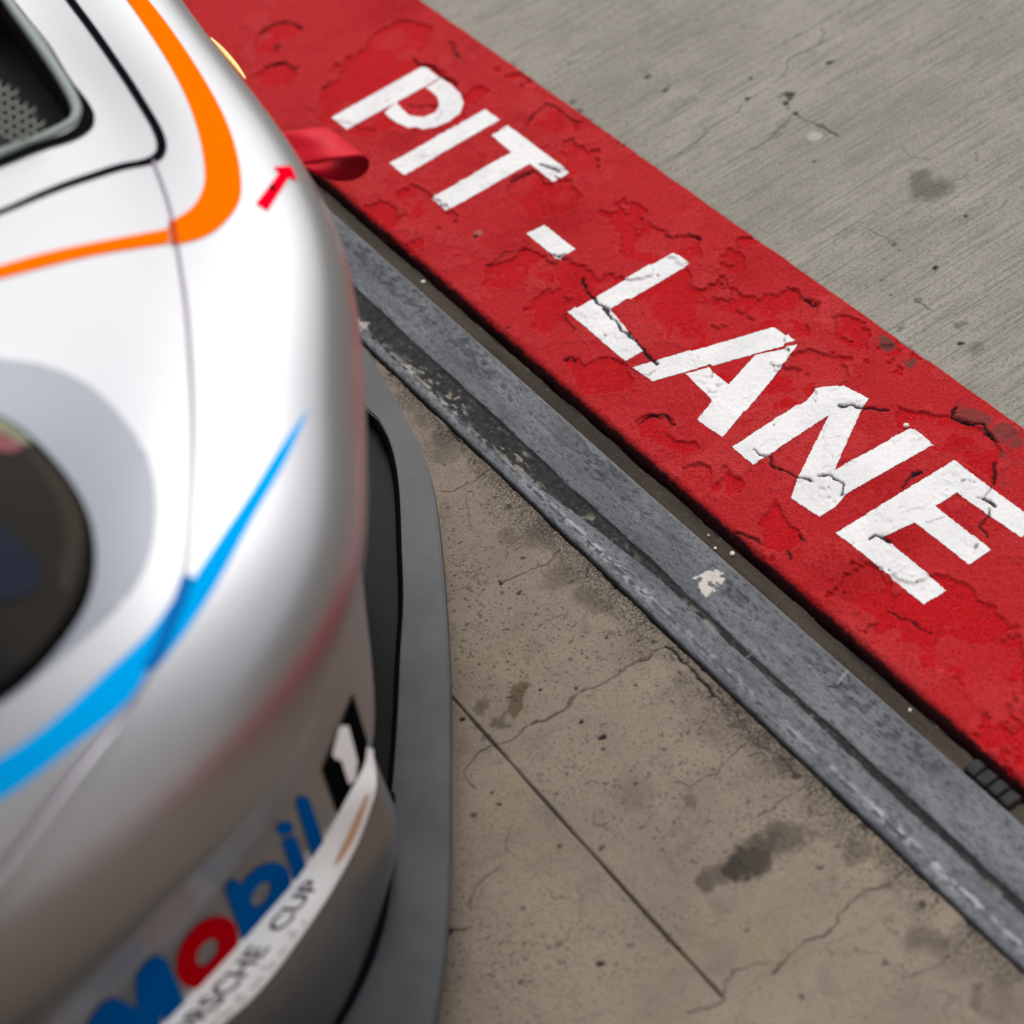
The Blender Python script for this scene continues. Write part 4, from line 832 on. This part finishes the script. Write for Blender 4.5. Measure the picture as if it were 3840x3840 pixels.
def strip_text(body, s0, s1, t0, t1, mat, weight=.0):
    cu = bpy.data.curves.new('t', 'FONT'); cu.body = body; cu.offset = weight; cu.resolution_u = 3
    to = bpy.data.objects.new('t', cu); COL.objects.link(to); bpy.context.view_layer.update()
    me = bpy.data.meshes.new_from_object(to.evaluated_get(bpy.context.evaluated_depsgraph_get())); bpy.data.objects.remove(to)
    v = np.array([tuple(q.co) for q in me.vertices]); lo, hi = v.min(0), v.max(0)
    s_ = s0 + (v[:, 0] - lo[0]) / (hi[0] - lo[0]) * (s1 - s0); t_ = t1 + (v[:, 1] - lo[1]) / (hi[1] - lo[1]) * (t0 - t1)
    P = strip_pt(s_, t_, .0008)
    for q, c in zip(me.vertices, P): q.co = c
    me.name = 'strip_lettering'; return part('strip_lettering', me, mat, flap, smooth=False)
GREYT = paint('grey_print', (.07, .055, .07), 0, .5, 0, False)
PALET = paint('pale_grey_print', (.34, .30, .33), 0, .5, 0, False)
GOLDT = paint('gold_print', (.62, .36, .20), 0, .5, 0, False)
strip_text('PORSCHE  CUP', .80, .315, .20, .54, GREYT, .018)
strip_text('. .: .. :. .: ... :. .. .: .', .80, .42, .66, .84, PALET, .03)      # second line, too blurred to read
V2, F2 = fill(ell((.185, .55), .085, .11, .0), (), .02); part('strip_emblem', mesh_np('strip_emblem', strip_pt(V2[:, 0], V2[:, 1], .0008), F2), GOLDT, flap)

# lip that runs from the flap down to the splitter, dark intake and grille behind the bumper edge
lipT = resample(TB - [0, 0, .002], n=80); lb = curve(np.array([(738, 1500), (733, 1600), (727, 1690), (704, 1790), (664, 1880), (600, 1985), (500, 2120), (380, 2260)], float), 80); lipB = at(lb, .088)
P_ = []
for t in np.linspace(0, 1, 18):
    hfr = .75 * t ** 2.6 + .25 * t; zf = 1 - (1 - t) ** 1.6
    q_ = lipT * (1 - hfr) + lipB * hfr; q_[:, 2] = lipT[:, 2] * (1 - zf) + lipB[:, 2] * zf; P_.append(q_)
part('bumper_lip', mesh_np('bumper_lip', np.stack(P_, 1).reshape(-1, 3), quads(80, 18)), paint('lip_silver_paint', (.34, .335, .34), 1.0, .30, .1))
tube_loop('lip_gap_shade', lipB + [0, 0, .001], np.tile([0, 0, 1.0], (80, 1)), .0042, GAPM, car, closed=False)  # black tube stands in for the dark gap between lip and splitter
row0 = BV[0]; cq = (row0[:, :2] - np.array(car.location)[:2]); 
fwd3 = np.array([*CF_F, 0]); rgt3 = np.array([*CF_R, 0])
def inset(P, d):
    c = car2w(np.array([0, -.3, 0.0])); v = P - c; v[:, 2] = 0; v /= np.linalg.norm(v, axis=1)[:, None]; return P - v * d
fI = Fb[is_int]; uI, inv = np.unique(fI, return_inverse=True)
VI = inset(Vb[uI], .030); part('intake_duct', mesh_np('intake_duct', VI, inv.reshape(fI.shape)), BLK)
row0 = inset(row0, .028)
st = np.stack([row0, inset(row0, .010) + [0, 0, -.012], inset(row0, .045) + [0, 0, -.02], inset(row0, .05) * [1, 1, 0] + [0, 0, .055]], 1)
part('intake_grille', mesh_np('intake_grille', st.reshape(-1, 3), quads(len(row0), 4)), BLK)

# splitter
SO = np.array([(-.96, -.40), (-.95, -.12), (-.90, -.02), (-.796, .069), (-.691, .129), (-.473, .228), (-.345, .279), (-.237, .317), (-.165, .335), (-.089, .342), (0, .348), (.089, .342), (.165, .335), (.237, .317), (.345, .279), (.473, .228), (.587, .177), (.691, .129), (.796, .069), (.885, -.005), (.935, -.12), (.95, -.40)])
si_px = np.array([(711, 790), (730, 824), (744, 870), (751, 919), (756, 1033), (758, 1157), (755, 1200), (748, 1350), (737, 1500), (729, 1620), (722, 1709), (698, 1803), (638, 1928), (520, 2090), (380, 2260)], float)
so = curve(SO, 260); so_w = car2w(np.c_[so, np.full(260, .085)])
si = curve(at(si_px, .085)[:, :2], 120); a0 = car2w(np.array([0, .300, .085]))[:2]; a1 = car2w(np.array([-.35, .225, .085]))[:2]; a2 = car2w(np.array([-.9, -.1, .085]))[:2]; a3 = car2w(np.array([-.9, -.4, .085]))[:2]
SP = np.vstack([so_w[:, :2], si[::-1], [a0], [a1], [a2], [a3]])
# keep one simple outline: outer edge left to right, then the inner edge back
V2, F2 = fill(SP, (), .02)
bt = pymesh('splitter', np.r_[np.c_[V2, np.full(len(V2), .085)], np.c_[V2, np.full(len(V2), .071)]], [])
nb = len(V2); outl = resample(SP, .012, closed=True)
import bmesh
bm = bmesh.new(); vt = [bm.verts.new((*p, .085)) for p in V2]
for f in F2:
    try: bm.faces.new([vt[i] for i in f])
    except ValueError: pass
bmesh.ops.recalc_face_normals(bm, faces=bm.faces)
if sum(f.normal.z for f in bm.faces) < 0: bmesh.ops.reverse_faces(bm, faces=bm.faces)
ext = bmesh.ops.extrude_face_region(bm, geom=bm.faces[:])
for g in ext['geom']:
    if isinstance(g, bmesh.types.BMVert): g.co.z -= .014
bmesh.ops.recalc_face_normals(bm, faces=bm.faces)
be = [e for e in bm.edges if e.is_manifold and e.calc_face_angle(0) > 1.2]
bmesh.ops.bevel(bm, geom=be, offset=.0018, segments=2, affect='EDGES')
me = bpy.data.meshes.new('splitter'); bm.to_mesh(me); bm.free()
splitter = part('splitter', me, CARB, smooth=False)
ST = np.vstack([so_w[60:200, :2][::1]]); 
# undertray a little lower, seen through the intake
UT = resample(so, n=120) * .99 - [0, .010]; V2, F2 = fill(np.vstack([UT, [(.6, -.5), (-.6, -.5)]]), (), .05); W3 = car2w(np.c_[V2, np.full(len(V2), .062)])
part('undertray', mesh_np('undertray', W3, F2), DKG)
edge3 = np.c_[curve(at(si_px, .085)[:, :2], 160), np.full(160, .0775)]
tube_loop('splitter_gap_shade', edge3, np.tile([0, 0, 1.0], (160, 1)), .0060, GAPM, splitter, closed=False)  # black tube stands in for the dark gap along the inner edge

# tow strap: a band folded into a loop
pp = np.array([(570, 311, .512), (600, 306, .516), (640, 300, .520), (668, 296, .518), (686, 296, .511), (695, 303, .502), (694, 316, .492), (683, 328, .484), (660, 337, .478), (632, 338, .474), (605, 333, .472), (580, 322, .472)])
pth = curve(np.array([at(p[None, :2], p[2])[0] for p in pp]), 60)
wv = np.array([-.060, -.004, .004]); k = 14
u = np.linspace(0, 1, k)[None, :, None]
V = pth[:, None] + wv * u + np.array([0, 0, 1.0]) * (.0030 * np.sin(u * 9 + np.linspace(0, 7, 60)[:, None, None]) * np.linspace(0, 1, 60)[:, None, None])
me = mesh_np('tow_strap', V.reshape(-1, 3), quads(60, k))
STRAP = Mat('red_webbing', Roughness=.45); STRAP.b.inputs['Specular IOR Level'].default_value = .1
STRAP.color(STRAP.mix(STRAP.ramp(STRAP.noise(900, 2, .5, scale=(1, .2, 1)), .4, .6), (.33, .0005, .007), (.46, .001, .014))); STRAP.bump(STRAP.noise(700, 2), .3, .0005)
o = part('tow_strap', me, STRAP.m)
sm = o.modifiers.new('thickness', 'SOLIDIFY'); sm.thickness = .0022; sm.offset = 0

# amber side lamp on the shoulder of the nose
lp = at(curve(np.array([(398, 72), (417, 92), (436, 114), (453, 135), (463, 149)], float), 24), .500)
AMB = Mat('amber_lamp_plastic', Roughness=.15); AMB.color((.95, .50, .10)); AMB.b.inputs['Coat Weight'].default_value = 1; AMB = AMB.m
tube_loop('side_lamp', lp, np.tile([0, 0, 1.0], (24, 1)), .0008 + .0022 * np.sin(np.linspace(.1, 3.04, 24)), AMB, car, closed=False)
